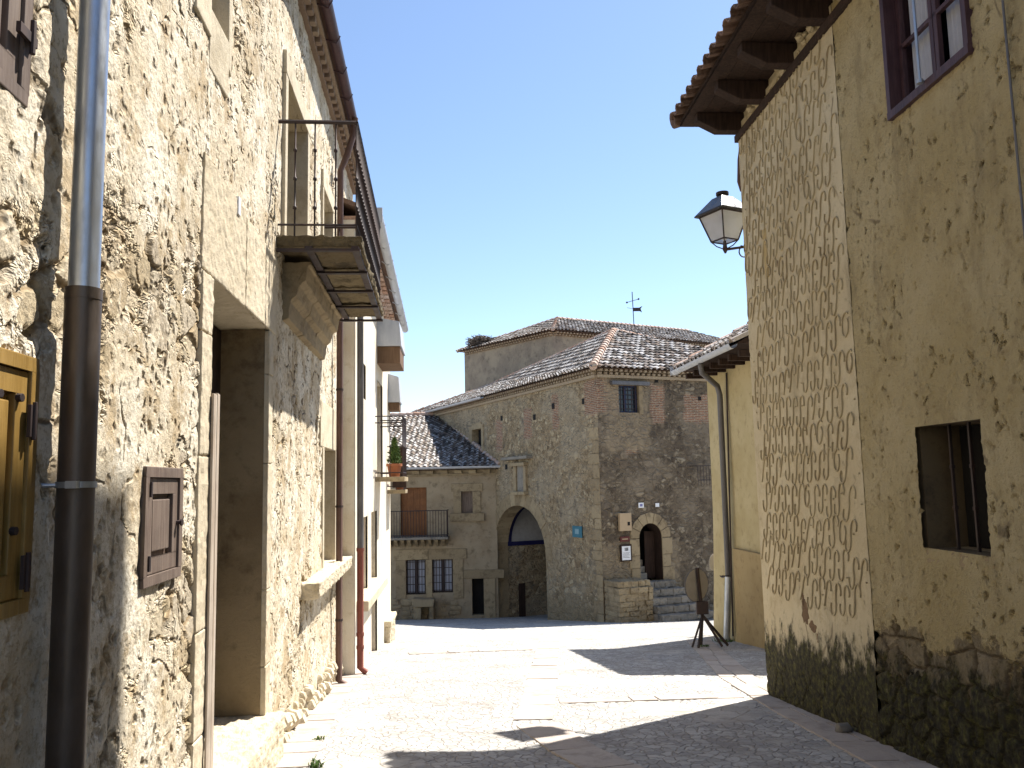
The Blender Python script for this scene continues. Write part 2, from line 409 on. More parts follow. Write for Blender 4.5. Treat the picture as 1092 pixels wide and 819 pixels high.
def mat_ground():
    m = M('worn_limestone_cobbles'); P = m.P
    Q = m.warp(P, 3, .12); e = m.vor(Q, 9.5, 'DISTANCE_TO_EDGE').outputs['Distance']; cc = m.vor(Q, 9.5).outputs['Color']; r = m.sep(cc)[0]
    Q2 = m.warp(m.scale(P, (1, 1.25, 1)), 2, .2); e2 = m.vor(Q2, 3.1, 'DISTANCE_TO_EDGE').outputs['Distance']; r2 = m.sep(m.vor(Q2, 3.1).outputs['Color'])[0]
    pm = m.mr(m.noise(m.warp(P, .8, .6), .55, 4, .55), .55, .60)
    j = m.mr(e, 0, .09); j2 = m.mr(e2, 0, .045)
    ca = m.ramp(r, [(0, (.31, .30, .285)), (.5, (.40, .385, .36)), (1, (.49, .475, .45))])
    cb = m.ramp(r2, [(0, (.38, .355, .32)), (.5, (.46, .425, .38)), (1, (.50, .475, .43))])
    c = m.mix(pm, m.mix(j, (.27, .25, .225), ca), m.mix(j2, (.34, .31, .265), cb))
    n = m.noise(P, 1.3, 7, .7)
    c = m.mix(m.mr(n, .48, .66, 0, .6), c, (.25, .225, .20))
    c = m.mix(m.mr(m.noise(P, 30, 5, .75), .55, .7, 0, .55), c, (.15, .135, .12))
    h = m.sep(m.mix(pm, m.mt('MULTIPLY', j, m.mt('ADD', .6, m.mt('MULTIPLY', r, .4))), m.mt('ADD', .2, m.mt('MULTIPLY', j2, .7))))[0]
    h = m.mt('ADD', h, m.mt('MULTIPLY', m.noise(P, 22, 6, .7), .5))
    return m.fin(c, .88, h, .011, True, mid=1.1)

ML = mat_left()
MG = mat_ground()
MASH = mat_stone('dressed_limestone', (.60, .52, .38), (.52, .45, .33), (.40, .33, .22))
MASHN = mat_stone('dressed_portal_limestone', (.60, .52, .385), (.54, .46, .33), (.43, .35, .225), .007)
MSLAB = mat_stone('paving_slab', (.47, .415, .365), (.40, .345, .30), (.28, .24, .21), .008)
MASHG = mat_stone('weathered_quoin_stone', (.36, .285, .175), (.26, .20, .12), (.15, .11, .065))
MMOSSY = mat_stone('weathered_step_stone', (.20, .18, .15), (.30, .27, .225), (.10, .09, .075), .02)
MTILE = mat_tile(); MRIDGE = mat_tile_red(); MCLAY = mat_tile_red('brown_clay_tile', (.075, .045, .032), (.20, .125, .09))
MZINC = mat_metal('zinc_sheet', (.42, .44, .48), (.52, .54, .57), .55, .3)
MGALV = mat_metal('galvanised_pipe', (.48, .52, .58), (.36, .40, .46), .38, .85)
MPIPE = mat_metal('brown_steel_sleeve', (.085, .065, .05), (.13, .10, .08), .42, .5)
MIRON = mat_metal('dark_wrought_iron', (.035, .028, .03), (.07, .045, .04), .6, .5)
MREDP = mat_metal('red_brown_cast_pipe', (.22, .055, .035), (.15, .045, .03), .55, .1)
MBRP = mat_metal('rusty_brown_pipe', (.13, .07, .05), (.09, .05, .04), .6, .2)
MPAINT = mat_metal('painted_grey_pipe', (.10, .095, .10), (.15, .145, .145), .5, .3)
MHONEY = mat_wood('varnished_honey_wood', (.25, .15, .04), (.33, .205, .06), .4)
MBROWN = mat_wood('brown_painted_wood', (.13, .092, .072), (.19, .145, .115), .6)
MPLUM = mat_wood('dark_plum_wood', (.055, .028, .035), (.085, .045, .05), .5)
MDARK = mat_wood('dark_old_timber', (.026, .015, .011), (.048, .028, .02), .9)
MGREYW = mat_wood('sun_bleached_planks', (.36, .28, .21), (.50, .43, .35), .85)
MRUST = mat_wood('red_brown_shutter_wood', (.17, .065, .02), (.22, .09, .03), .6)
MBLACK = mat_flat('dark_interior', (.012, .011, .011), .9)
MSOF = mat_wood('brown_soffit_wood', (.13, .075, .042), (.18, .11, .065), .8)  # plain brown timber of the canopy soffits
MCREAM = mat_plaster('cream_lime_plaster', (.66, .58, .45), (.72, .66, .55), (.52, .43, .30), .012)
MFACADE = mat_plaster('brown_grey_facade_plaster', (.285, .22, .14), (.34, .275, .185), (.13, .10, .065), .03, 3)
MOCHRE = mat_plaster('yellow_ochre_plaster', (.43, .345, .175), (.49, .405, .225), (.32, .245, .12), .01)
MOCHRED = mat_plaster('darker_ochre_render', (.35, .25, .115), (.39, .29, .14), (.24, .165, .08), .01)
MR1 = mat_right('ochre_rough_plaster', (.42, .335, .17), (.49, .405, .235), (.33, .255, .13), .9, .045, .95)
MR2 = mat_right('sgraffito_lime_plaster', (.50, .42, .27), (.57, .495, .34), (.40, .32, .19), .4, .02, .35)
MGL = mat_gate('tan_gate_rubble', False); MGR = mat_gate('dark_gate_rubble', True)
MTOWER = mat_plaster('grey_tower_render', (.24, .195, .145), (.32, .265, .19), (.11, .09, .07), .04, 2.5, 12)
MCURT = mat_flat('white_net_curtain', (.45, .47, .54), .8, .1)
MBLUE = mat_flat('deep_blue_paint', (.012, .012, .07), .6)
MGREY = mat_flat('grey_lime_wash', (.33, .32, .31), .9)
MLEAF = M('green_leaves'); MLEAF = MLEAF.fin(MLEAF.ramp(MLEAF.attr('rnd'), [(0, (.025, .06, .012)), (.6, (.07, .13, .025)), (1, (.15, .19, .05))]), .7)
MTWIG = mat_flat('grey_brown_twigs', (.10, .08, .065)); MPOT = mat_flat('terracotta_pot', (.36, .13, .06))
def mat_glass():
    m = M('old_window_glass'); m.b.inputs['Transmission Weight'].default_value = .0
    return m.fin((.02, .025, .035), .08, None, spec=.6)
MGLASS = mat_glass()
def mat_milk():
    m = M('frosted_lamp_glass'); m.b.inputs['Transmission Weight'].default_value = .55
    return m.fin(m.mix(m.mr(m.noise(m.P, 6, 4), .4, .7, 0, .4), (.82, .83, .86), (.66, .66, .66)), .45)
MMILK = mat_milk()
MWHITE = mat_flat('white_enamel', (.75, .76, .78), .4, .05); MTEAL = mat_flat('blue_enamel_sign', (.03, .15, .21), .4, .2)
MTAN = mat_flat('tan_painted_metal', (.42, .31, .19), .5, .1); MRED = mat_flat('dark_red_plaque', (.10, .02, .015), .5, .1)
MBACK = mat_flat('grey_brown_sign_back', (.30, .27, .235), .5, .2)

# ------------------------------------------------------------ the street
def uniq(a):
    return sorted(set(round(x, 4) for x in a))
def rng(a, b, s): return list(np.arange(a, b, s))
xs = uniq([-900, -300, -100, -40, -20, -12, -8, -6, -5] + rng(-4, -2.9, .2) + rng(-2.9, 5.6, .035) + rng(5.6, 9, .3) + [9, 12, 16, 25, 50, 120, 300, 900])
ys = uniq([-900, -300, -60, -12, -8, -4, 0, 2, 4] + rng(5, 13, .035) + rng(13, 21, .06) + rng(21, 40, .2) + [40, 45, 55, 80, 150, 300, 600, 1500])
m = MB(); nx = len(xs)
for y in ys:
    for x in xs: m.V.append((x, y, gz(x, y)))
for j in range(len(ys) - 1):
    for i in range(nx - 1):
        a = j * nx + i; m.F.append((a, a + 1, a + nx + 1, a + nx))
m.rnd = []
m.build('street_paving', MG, None, smooth=True, kind='structure')

def slab_strip(name, pts, wid, sl, split=1, seed=1):
    """row(s) of slightly uneven slabs lying in the street, following a line of (x, y) points"""
    rr = random.Random(seed); m = MB(); pts = [Vector(p) for p in pts]
    seg = []; 
    for i in range(len(pts) - 1):
        a, b = pts[i], pts[i + 1]; L = (b - a).length; t = 0
        while t < L - .1:
            l = min(sl * rr.uniform(.7, 1.35), L - t)
            if L - t - l < .2: l = L - t
            seg.append((a + (b - a) * t / L, a + (b - a) * (t + l) / L)); t += l
    for a, b in seg:
        d = (b - a).normalized(); n = Vector((-d.y, d.x)); g = .008
        cut = [-.5] + sorted([rr.uniform(-.15, .15)] if split == 2 else []) + [.5]
        for k in range(len(cut) - 1):
            u0, u1 = cut[k] * wid + g, cut[k + 1] * wid - g
            jj = lambda: rr.uniform(-.012, .012)
            q = [a + d * (g + jj()) + n * (u0 + jj()), b - d * g + n * (u0 + jj()), b - d * (g + jj()) + n * (u1 + jj()), a + d * g + n * (u1 + jj())]
            h = .006 + rr.uniform(0, .008)
            m.hexa([(p.x, p.y, gz(p.x, p.y) - .05) for p in q] + [(p.x, p.y, gz(p.x, p.y) + h) for p in q], rr.random())
    return m.build(name, MSLAB, None, bevel=.006, kind='structure')
def G2(px, py): p = gpt(px, py); return (p.x, p.y)
slab_strip('paving_strip', [G2(586, 682), G2(577, 730), G2(569, 768)], .44, .75, 1, 3)
slab_strip('paving_strip', [G2(573, 772), G2(612, 800), (1.25, 5.6)], .46, .6, 1, 5)
slab_strip('paving_strip', [G2(596, 748), G2(700, 745), G2(790, 742)], .34, .7, 1, 6)
slab_strip('paving_strip', [G2(745, 683), G2(786, 722), (2.98, 9.6), (3.0, 4.6)], .50, .9, 2, 8)
slab_strip('paving_strip', [G2(305, 819), G2(322, 792), G2(352, 745), G2(389, 702), G2(425, 672)], .40, .55, 1, 9)
slab_strip('paving_strip', [G2(435, 697), G2(510, 694), G2(568, 692)], .38, .7, 1, 10)
m = MB(); c = gpt(905, 752); fr = [(c.x - .3, c.y - .28), (c.x + .3, c.y - .28), (c.x + .3, c.y + .28), (c.x - .3, c.y + .28)]
r_ = thing('drain_cover', (c.x, c.y, gz(c.x, c.y)), 'square iron drain cover set in the street beside the right wall', 'drain cover')
m.hexa([(x, y, gz(x, y) - .04) for x, y in fr] + [(x, y, gz(x, y) + .022) for x, y in fr]); m.build('cover', MPAINT, r_, bevel=.004)

# ------------------------------------------------------------ HOUSE A, near left: long rubble house
WA = Wall((-1.5 + .092 * 4, -4), (-1.5 - .092 * 15.3, 15.3))
A = thing('stone_house', (-1.9, 6, gz(0, 6)), 'rough pale rubble house on the near left with deep doorway and iron balcony', 'house', 'houses around the street')
def rect(w, x0, x1, y0, y1, ref=None):          # pixel corners on a wall -> (u0,u1,z0,z1)
    ua, ub = sorted((w.u(x0, (y0 + y1) / 2), w.u(x1, (y0 + y1) / 2))); xr = ref or x0
    za, zb = sorted((w.z(xr, y0), w.z(xr, y1))); return ua, ub, za, zb
dr = rect(WA, 222, 284, 292, 772); uD0, uD1 = dr[0], dr[1]; zD1 = WA.z(222, 292); zD0 = WA.z(278, 766)
yw = (WA.u(0, 500) - .55, WA.u(36, 500), WA.z(35, 651), WA.z(35, 381))
uw = (WA.u(0, 60) - .6, WA.u(31, 60), WA.z(30, 117), WA.z(30, 117) + 1.0)
mb_ = (WA.u(150, 560), WA.u(190, 560), WA.z(150, 628), WA.z(150, 497))
sw = (WA.u(224, 20), WA.u(243, 20), WA.z(240, 42), WA.z(240, 42) + .7)
bd = (WA.u(303, 180), WA.u(325, 180), WA.z(303, 252), 5.75)
bd2 = (WA.u(343, 250), WA.u(353, 250), WA.z(303, 252), 5.6)
w3 = (WA.u(345, 540), WA.u(357, 540), WA.z(345, 607), WA.z(345, 477))
print('A', [tuple(round(x, 2) for x in t) for t in (dr, yw, uw, mb_, sw, bd, bd2, w3)], zD0, zD1, 'L', WA.L)
EA = 7.15
holes = [(uD0, uD1, zD0 - .02, zD1), yw, uw, mb_, sw, bd, bd2, w3]
su = lambda u: .25 if u < 5.9 else (.017 if u < 10 else (.024 if u < 13.5 else .045))
sz = lambda z: .03 if z < 4.2 else .045
sz = lambda z: .02 if z < 3.4 else .035
wall_grid('wall', WA, 0, WA.L, -1.75, EA, holes, su, sz, ML, A)
m = MB(); m.wb(WA, 0, WA.L, -2, EA - .05, -.7, -8); m.build('rear_wing', MCREAM, A)
def reveal(w, h, depth, mat, parent, name='reveal', back=True, inset=.0):
    m = MB(); u0, u1, z0, z1 = h; t = .12; e = .004
    m.wb(w, u0 - t, u0 - e + inset, z0 - t, z1 + t, -depth - .02, -.035); m.wb(w, u1 + e - inset, u1 + t, z0 - t, z1 + t, -depth - .02, -.035)
    m.wb(w, u0 - e, u1 + e, z1 + e, z1 + t, -depth - .02, -.035); m.wb(w, u0 - e, u1 + e, z0 - t, z0 - e, -depth - .02, -.035)
    return m.build(name, mat, parent, bevel=.004)
# portal: big lintel, jambs, threshold
D = MB().build  # noqa
m = MB()
m.wb(WA, uD0 - .30, uD0 + .95, zD1 + .003, zD1 + .78, -.62, .012, .004)
m.wb(WA, uD0 + .96, uD1 + .34, zD1 + .003, zD1 + .74, -.62, .010, .004)
chip(m.build('door_lintel', MASHN, A, bevel=.012), .02, 6)
for s_ in (0, 1):
    m = MB(); z = zD0 - .5; k = 0
    while z < zD1 - .05:
        h = min([.9, .65, 1.1, .8, 1.3][k % 5], zD1 - z - .003)
        if zD1 - z - h < .15: h = zD1 - z - .003
        if s_ == 0: m.wb(WA, uD0 - .27, uD0, z, z + h - .006, -.62, .012, .003)
        else: m.wb(WA, uD1, uD1 + .2, z, z + h - .006, -.62, .012, .003)
        z += h; k += 1
    chip(m.build('door_jamb', MASHN, A, bevel=.012), .02, 5)
m = MB(); m.wb(WA, uD1 - .012, uD1 - .002, zD0, zD1, -.6, -.03, 0); m.build('reveal_shade', mat_plaster('brown_reveal_shade', (.19, .14, .08), (.26, .20, .12), (.08, .055, .03), .03, 3), A)  # thin dark face on the far jamb: doorway shade put into its colour
m = MB(); m.wb(WA, uD0 - .02, uD1 + .12, gz(0, 7.5) - .3, zD0, -.62, .16, .008); chip(m.build('threshold', MASH, A, bevel=.03), .05, 6)
d_ = MB(); x = uD0 + .003
while x < uD1 - .02:
    d_.wb(WA, x, min(x + .19, uD1 - .003), zD0 + .01, zD1 - .01, -.46, -.41 + random.uniform(-.003, .003)); x += .197
door = d_.build('door', MDARK, A, bevel=.006)
m = MB(); zh = WA.z(228, 422)
for k in range(2): m.wb(WA, uD0 - .04 + .09 * k, uD0 + .045 + .09 * k, zD0 + .04, zh + .012 * k, .014, .034, .003)
m.wb(WA, uD0 + .004, uD0 + .13, zD0 + .35, zD0 + .5, -.02, .013); m.wb(WA, uD0 + .004, uD0 + .13, zh - .45, zh - .3, -.02, .013)
m.build('half_door', MGREYW, A, bevel=.005)
m = MB(); m.wb(WA, uD0 + 1.0, uD0 + 1.06, zD0 + 1.5, zD0 + 1.7, -.40, -.37); m.disc(WA.pt(uD0 + 1.03, zD0 + 1.35, -.36), (1, 0, 0), .05, .02); m.build('door_handle', MIRON, door, bevel=.004)
# shutters
def panel_shutter(w, h, mat, parent, name, dep=-.02, fw=.055):
    u0, u1, z0, z1 = h
    f = MB(); f.wb(w, u0, u1, z1 - fw, z1, dep - .07, dep + .035); f.wb(w, u0, u1, z0, z0 + fw, dep - .07, dep + .035)
    f.wb(w, u0, u0 + fw, z0 + fw, z1 - fw, dep - .07, dep + .035); f.wb(w, u1 - fw, u1, z0 + fw, z1 - fw, dep - .07, dep + .035)
    fr = f.build(name, mat, parent, bevel=.005)
    g = MB(); a0, a1, b0, b1 = u0 + fw + .003, u1 - fw - .003, z0 + fw + .003, z1 - fw - .003; q = .085
    g.wb(w, a0, a1, b0, b1, dep - .05, dep - .01)
    for (p0, p1, q0, q1) in ((a0, a1, b1 - q, b1), (a0, a1, b0, b0 + q), (a0, a0 + q, b0 + q, b1 - q), (a1 - q, a1, b0 + q, b1 - q)): g.wb(w, p0, p1, q0, q1, dep - .01, dep + .022)
    i = q + .03; g.wb(w, a0 + i, a1 - i, b0 + i, b1 - i, dep - .01, dep + .014)
    g.build('door_leaf', mat, fr, bevel=.006)
    return fr
mc_ = panel_shutter(WA, mb_, MBROWN, A, 'meter_cupboard', -.012)
m = MB(); m.tube([WA.pt(mb_[1] - .07, (mb_[2] + mb_[3]) / 2, .008), WA.pt(mb_[1] - .07, (mb_[2] + mb_[3]) / 2, .04)], .012, 8); m.disc(WA.pt(mb_[1] - .07, (mb_[2] + mb_[3]) / 2, .04), (1, 0, 0), .02, .01, 12)
for zz in (mb_[2] + .12, mb_[3] - .12): m.wb(WA, mb_[0] + .05, mb_[0] + .075, zz - .04, zz + .04, .023, .033)
m.split('hinge', MIRON, mc_, bevel=.002)
ys_ = panel_shutter(WA, yw, MHONEY, A, 'window_shutter', -.03); m = MB()
for zz in (yw[2] + .15, yw[3] - .24):
    m.wb(WA, yw[1] - .085, yw[1] - .03, zz - .06, zz + .06, .006, .02); m.tube([WA.pt(yw[1] - .06, zz - .07, .022), WA.pt(yw[1] - .06, zz + .07, .022)], .009, 8)
for zz in (yw[2] + .3, yw[3] - .16):
    for a in (.13, .28): m.disc(WA.pt(yw[1] - a, zz, .0), (1, 0, 0), .016, .02, 10)
m.split('hinge', MIRON, ys_, bevel=.002)
us_ = panel_shutter(WA, uw, MBROWN, A, 'window_shutter', -.03)
m = MB(); zz = uw[2] + .25; m.wb(WA, uw[1] - .13, uw[1] - .0, zz - .02, zz + .02, .012, .03); m.tube([WA.pt(uw[1] - .04, zz - .06, .03), WA.pt(uw[1] - .04, zz + .07, .03)], .011, 8); m.split('hinge', MIRON, us_, bevel=.002)
# small upper window
reveal(WA, sw, .3, MASH, A); m = MB(); m.wb(WA, sw[0], sw[1], sw[2], sw[3], -.3, -.27); m.build('window', MDARK, A)
m = MB(); m.wb(WA, sw[0] - .35, sw[0] - .003, sw[2] - .2, sw[3] + .3, -.2, .006, .01); m.wb(WA, sw[1] + .003, sw[1] + .1, sw[2] - .2, sw[3] + .3, -.2, .008, .01); m.wb(WA, sw[0], sw[1], sw[2] - .42, sw[2] - .003, -.2, .01, .01); m.split('window_surround', MASH, A, bevel=.01)
# balcony doors
for h in (bd, bd2):
    reveal(WA, h, .35, MASH, A, 'door_reveal')
    m = MB(); sw_ = .14 if h is bd else .1
    m.wb(WA, h[0] - sw_, h[0], h[2] - .05, h[3] + .003, -.3, .035, .004); m.wb(WA, h[1], h[1] + sw_ * 1.2, h[2] - .05, h[3] + .003, -.3, .035, .004); m.wb(WA, h[0] - sw_, h[1] + sw_, h[3] + .006, h[3] + .25, -.3, .04, .004)
    m.build('door_surround', MASH, A, bevel=.01)
    m = MB(); m.wb(WA, h[0], h[1], h[2], h[3], -.36, -.31); dd = m.build('balcony_door', MDARK, A)
    m = MB(); mid = (h[0] + h[1]) / 2
    for a, b in ((h[0] + .03, mid - .02), (mid + .02, h[1] - .03)):
        for z0, z1 in ((h[2] + .05, h[2] + .75), (h[2] + .8, h[3] - .05)): m.wb(WA, a, b, z0, z1, -.31, -.29)
    m.build('door_leaf', MDARK, dd, bevel=.01)
# window with long sill
reveal(WA, w3, .35, MASH, A); m = MB(); m.wb(WA, w3[0] - .15, w3[0], w3[2], w3[3] + .0, -.3, .012, .004); m.wb(WA, w3[1], w3[1] + .13, w3[2], w3[3], -.3, .012, .004); m.wb(WA, w3[0] - .35, w3[1] + .3, w3[3] + .004, w3[3] + .6, -.3, .01, .004); m.split('window_surround', MASH, A, bevel=.01)
m = MB(); m.wb(WA, w3[0], w3[1], w3[2], w3[3], -.32, -.28); ww = m.build('window', MDARK, A)
m = MB(); su0 = WA.u(322, 630); zs1 = WA.z(322, 622); su1 = min(WA.u(366, 600), WA.L - .2)
m.wb(WA, su0, su1, zs1 - .19, zs1, -.3, .19, .012); chip(m.build('window_sill', MASH, A, bevel=.022), .05, 6)
# eave, gutter, roof
m = MB(); m.wb(WA, 0, WA.L, EA - .12, EA + .0, -.5, .06); m.wb(WA, 0, WA.L, EA + .0, EA + .08, -.5, .17)
nn = 0; u = 0.1
while u < WA.L: m.wb(WA, u, u + .11, EA - .09, EA - .003, .06, .13); u += .23
m.build('brick_cornice', mat_tile_red('cornice_brick', (.24, .17, .125), (.34, .27, .20)), A, bevel=.004)
m = MB(); a, b, c, d = WA.pt(-.1, EA + .10, .27), WA.pt(WA.L, EA + .10, .27), WA.pt(WA.L, EA + 2.2, -4.6), WA.pt(-.1, EA + 2.2, -4.6); m.prism([a, b, c, d], (0, 0, .1))
m.prism([WA.pt(-.1, EA + .1, -.7), WA.pt(-.1, EA + 2.2, -4.6), WA.pt(-.1, EA + .1, -8)], tuple(WA.pt(WA.L, 0) - WA.pt(-.1, 0)))
m.prism([WA.pt(-.1, EA + 2.2, -4.6), WA.pt(WA.L, EA + 2.2, -4.6), WA.pt(WA.L, EA + .3, -8.3), WA.pt(-.1, EA + .3, -8.3)], (0, 0, .1)); m.build('roof', MCLAY, A)
m = MB()
def gutter(m, P0, P1, r, n, seg=8):
    P0, P1 = Vector(P0), Vector(P1); n = Vector((n.x, n.y, 0)); vs = []
    for P in (P0, P1):
        for k in range(seg + 1):
            a = pi + pi * k / seg; vs.append(P + n * cos(a) * r + Vector((0, 0, 1)) * sin(a) * r)
        for k in range(seg, -1, -1):
            a = pi + pi * k / seg; vs.append(P + n * cos(a) * (r - .006) + Vector((0, 0, 1)) * sin(a) * (r - .006))
    q = 2 * (seg + 1); fs = [(k, (k + 1) % q, q + (k + 1) % q, q + k) for k in range(q)]
    m.add(vs, fs)
gutter(m, WA.pt(0, EA + .10, .27), WA.pt(WA.L + .02, EA + .10, .27), .07, WA.n)
u = .5
while u < WA.L - .2: m.tube([WA.pt(u, EA + .06, .15), WA.pt(u, EA + .0, .30), WA.pt(u, EA + .10, .345)], .010, 6); u += .8
m.build('gutter', MPLUM, A, smooth=True)
# near downpipe
pu = WA.u(85, 420, .10); dp = MB(); dp.tube([WA.pt(pu, EA, .10), WA.pt(pu, 2.38, .10)], .058, 24); 
pp = dp.build('downpipe', MGALV, A, smooth=True)
m = MB(); m.tube([WA.pt(pu, 2.40, .10), WA.pt(pu, -.5, .10)], .068, 24); m.build('pipe_sleeve', MPIPE, pp, smooth=True)
m = MB(); m.tube([WA.pt(pu, 4.02, .10), WA.pt(pu, 4.05, .10)], .0605, 24); m.build('pipe_joint', MGALV, pp, smooth=True)
m = MB(); m.tube([WA.pt(pu, 2.36, .10), WA.pt(pu, 2.405, .10)], .070, 24); m.build('pipe_joint', MPIPE, pp, smooth=True)
m = MB(); zc = WA.z(85, 517, .10); m.tube([WA.pt(pu, zc - .012, .10), WA.pt(pu, zc + .012, .10)], .074, 24); m.tube([WA.pt(pu - .03, zc, .06), WA.pt(pu - .05, zc, -.03)], .009, 8); m.wb(WA, pu - .1, pu - .065, zc - .014, zc + .014, .10, .14); m.build('pipe_clamp', MGALV, pp, smooth=True)
m = MB(); zq = 4.9; m.tube([WA.pt(pu, zq - .012, .10), WA.pt(pu, zq + .012, .10)], .064, 20); m.build('pipe_clamp', MGALV, pp, smooth=True)
# far brown pipe
pf = WA.u(362, 500, .1); pf = min(pf, 17.3 * WA.L / 19.3); m = MB()
m.tube([WA.pt(pf, EA + .04, .32), WA.pt(pf, EA - .2, .30), WA.pt(pf, EA - .55, .2), WA.pt(pf, EA - .8, .1), WA.pt(pf, gz(0, 13) + .12, .1), WA.pt(pf, gz(0, 13) + .05, .2)], .048, 12); p2 = m.build('downpipe', MBRP, A, smooth=True)
m = MB()
for z in (-.3, 1.3, 3.0, 4.6): m.tube([WA.pt(pf, z, .1), WA.pt(pf, z + .03, .1)], .056, 12)
m.split('pipe_clamp', MIRON, p2)
# house number plaque, cable
m = MB(); uu = WA.u(253, 220); zz = WA.z(253, 220); m.wb(WA, uu - .035, uu + .035, zz - .07, zz + .07, -.01, .02); m.build('number_plaque', MWHITE, A, bevel=.004)
# balcony
zb = WA.z(295, 262); ub0 = WA.u(295, 262); ub1 = WA.u(346, 347); pj = .80
print('balcony', zb, ub0, ub1, 'Y', WA.pt(ub0, 0).y, WA.pt(ub1, 0).y)
m = MB(); ns = 4; L_ = (ub1 - ub0) / ns
for k in range(ns): m.wb(WA, ub0 + k * L_ + .012, ub0 + (k + 1) * L_ - .012, zb, zb + .10, -.1, pj, .012)
bal = chip(m.build('balcony', mat_stone('stained_balcony_slab', (.15, .115, .065), (.24, .19, .11), (.04, .03, .02), .03), A, bevel=.015), .05, 5)
m = MB()
for w_ in (.30, pj - .06): m.wb(WA, ub0 - .01, ub1 + .01, zb - .03, zb - .002, w_ - .035, w_ + .035)
for k in range(ns + 1): m.wb(WA, ub0 + k * L_ - .03, ub0 + k * L_ + .03, zb - .055, zb - .032, -.05, pj - .01)
m.build('iron_frame', MIRON, bal)
pr = [(-.05, -.68), (.06, -.64), (.07, -.46), (.13, -.42), (.16, -.30), (.22, -.26), (.24, -.10), (.27, -.09), (.27, -.058), (-.05, -.058)]
m = MB(); a0, a1 = ub0 + .35, ub1 - .35
for k in range(3):
    q0 = a0 + (a1 - a0) * k / 3 + .006; q1 = a0 + (a1 - a0) * (k + 1) / 3 - .006
    m.prism([WA.pt(q0, zb + z + random.uniform(-.01, .01), w_) for w_, z in pr], tuple(WA.pt(q1, 0) - WA.pt(q0, 0)))
chip(m.build('corbel', MASHG, bal, bevel=.012), .03, 3)
rh = 1.16; m = MB(); zt = zb + .10 + rh; o_ = pj - .05
for z, r in ((zt, .02), (zb + .22, .011)):
    m.tube([WA.pt(ub0 + .04, z, -.05), WA.pt(ub0 + .04, z, o_)], r, 6); m.tube([WA.pt(ub1 - .04, z, -.05), WA.pt(ub1 - .04, z, o_)], r, 6)
    m.tube([WA.pt(ub0 + .03, z, o_), WA.pt(ub1 - .03, z, o_)], r, 6)
m.build('railing', MIRON, bal)
def baluster(pos, h, mat, parent, r=.009, knots=(.25, .5, .75)):
    m = MB(); P = Vector(pos); pts = [P]; rs = [r]
    for k in knots:
        for dz, f in ((-.02, 1), (-.012, 2.1), (.012, 2.1), (.02, 1)): pts.append(P + Vector((0, 0, h * k + dz))); rs.append(r * f)
    pts.append(P + Vector((0, 0, h))); rs.append(r); m.tube(pts, rs, 7); return m.build('baluster', mat, parent, smooth=True)
P0 = WA.pt(ub0 + .04, zb + .1, .16); b0 = baluster(P0, rh, MIRON, bal)
for w_ in (.35, .55): cpart(b0, bal, WA.pt(ub0 + .04, zb + .1, w_) - P0)
for w_ in (.2, .45): cpart(b0, bal, WA.pt(ub1 - .04, zb + .1, w_) - P0)
nb = 30
for k in range(nb + 1): cpart(b0, bal, WA.pt(ub0 + .04 + (ub1 - ub0 - .08) * k / nb, zb + .1, o_) - P0)
# far end of the house
WAe = Wall((WA.p1.x, WA.p1.y), (WA.p1.x - 8, WA.p1.y + .7)); 
# low foundation stones bulging at the foot
m = MB(); rr = random.Random(4)
u = uD1 + .35
while u < WA.L - .3:
    s_ = rr.uniform(.08, .2); g_ = gz(0, WA.pt(u, 0).y); z = g_ + rr.uniform(-.05, .25); P = WA.pt(u, z, rr.uniform(-.01, .03))
    m.tube([P + Vector((-.03, -s_ * .5, 0)), P + Vector((0, -s_ * .25, .01)), P + Vector((0, s_ * .25, .0)), P + Vector((-.03, s_ * .5, 0))], [s_ * .2, s_ * .48, s_ * .45, s_ * .2], 7); u += s_ * .55
m.build('foundation_stones', MASH, A, smooth=True)

# ------------------------------------------------------------ HOUSE B, second on the left
WB = Wall((-2.5, 13.3), (-3.0, 20.6))
B = thing('plastered_house', (-2.9, 17, gz(0, 17)), 'sunlit cream plastered house with zinc canopies and two small balconies on the left', 'house', 'houses around the street')
eB = lambda u: 5.95 - .07 * u
wb1 = (WB.u(383, 600), WB.u(392, 600), WB.z(384, 637), WB.z(384, 553))
dB = (WB.u(396, 600), WB.u(402, 600), gz(0, 18) + .1, WB.z(400, 545))
bB = (WB.u(402, 470), WB.u(408, 470), WB.z(400, 512), WB.z(400, 402))
sB = (WB.u(387, 400), WB.u(390, 400), WB.z(388, 425), WB.z(388, 388))
print('B', [tuple(round(x, 2) for x in t) for t in (wb1, dB, bB, sB)], WB.L)
hs = [wb1, dB, bB, sB]
wall_grid('wall', WB, 0, WB.L, -3.2, 5.4, hs, lambda u: .1, lambda z: .1, MCREAM, B)
wall_grid('upper_wall', WB, 0, WB.L, 5.4, 5.9, [], lambda u: .2, lambda z: .1, MCREAM, B, ztop=eB)
m = MB(); m.wb(WB, 0, WB.L, -3.4, 5.35, -.4, -7)
m.prism([WB.pt(0, -3.4, .0), WB.pt(0, -3.4, -.39), WB.pt(0, 5.9, -.39), WB.pt(0, 5.9, 0)], tuple(WB.pt(.03, 0) - WB.pt(0.0, 0)))
m.prism([WB.pt(WB.L - .03, -3.4, .0), WB.pt(WB.L - .03, -3.4, -.39), WB.pt(WB.L - .03, 5.4, -.39), WB.pt(WB.L - .03, 5.4, 0)], tuple(WB.pt(.03, 0) - WB.pt(0.0, 0)))
m.build('rear_wing', MCREAM, B)
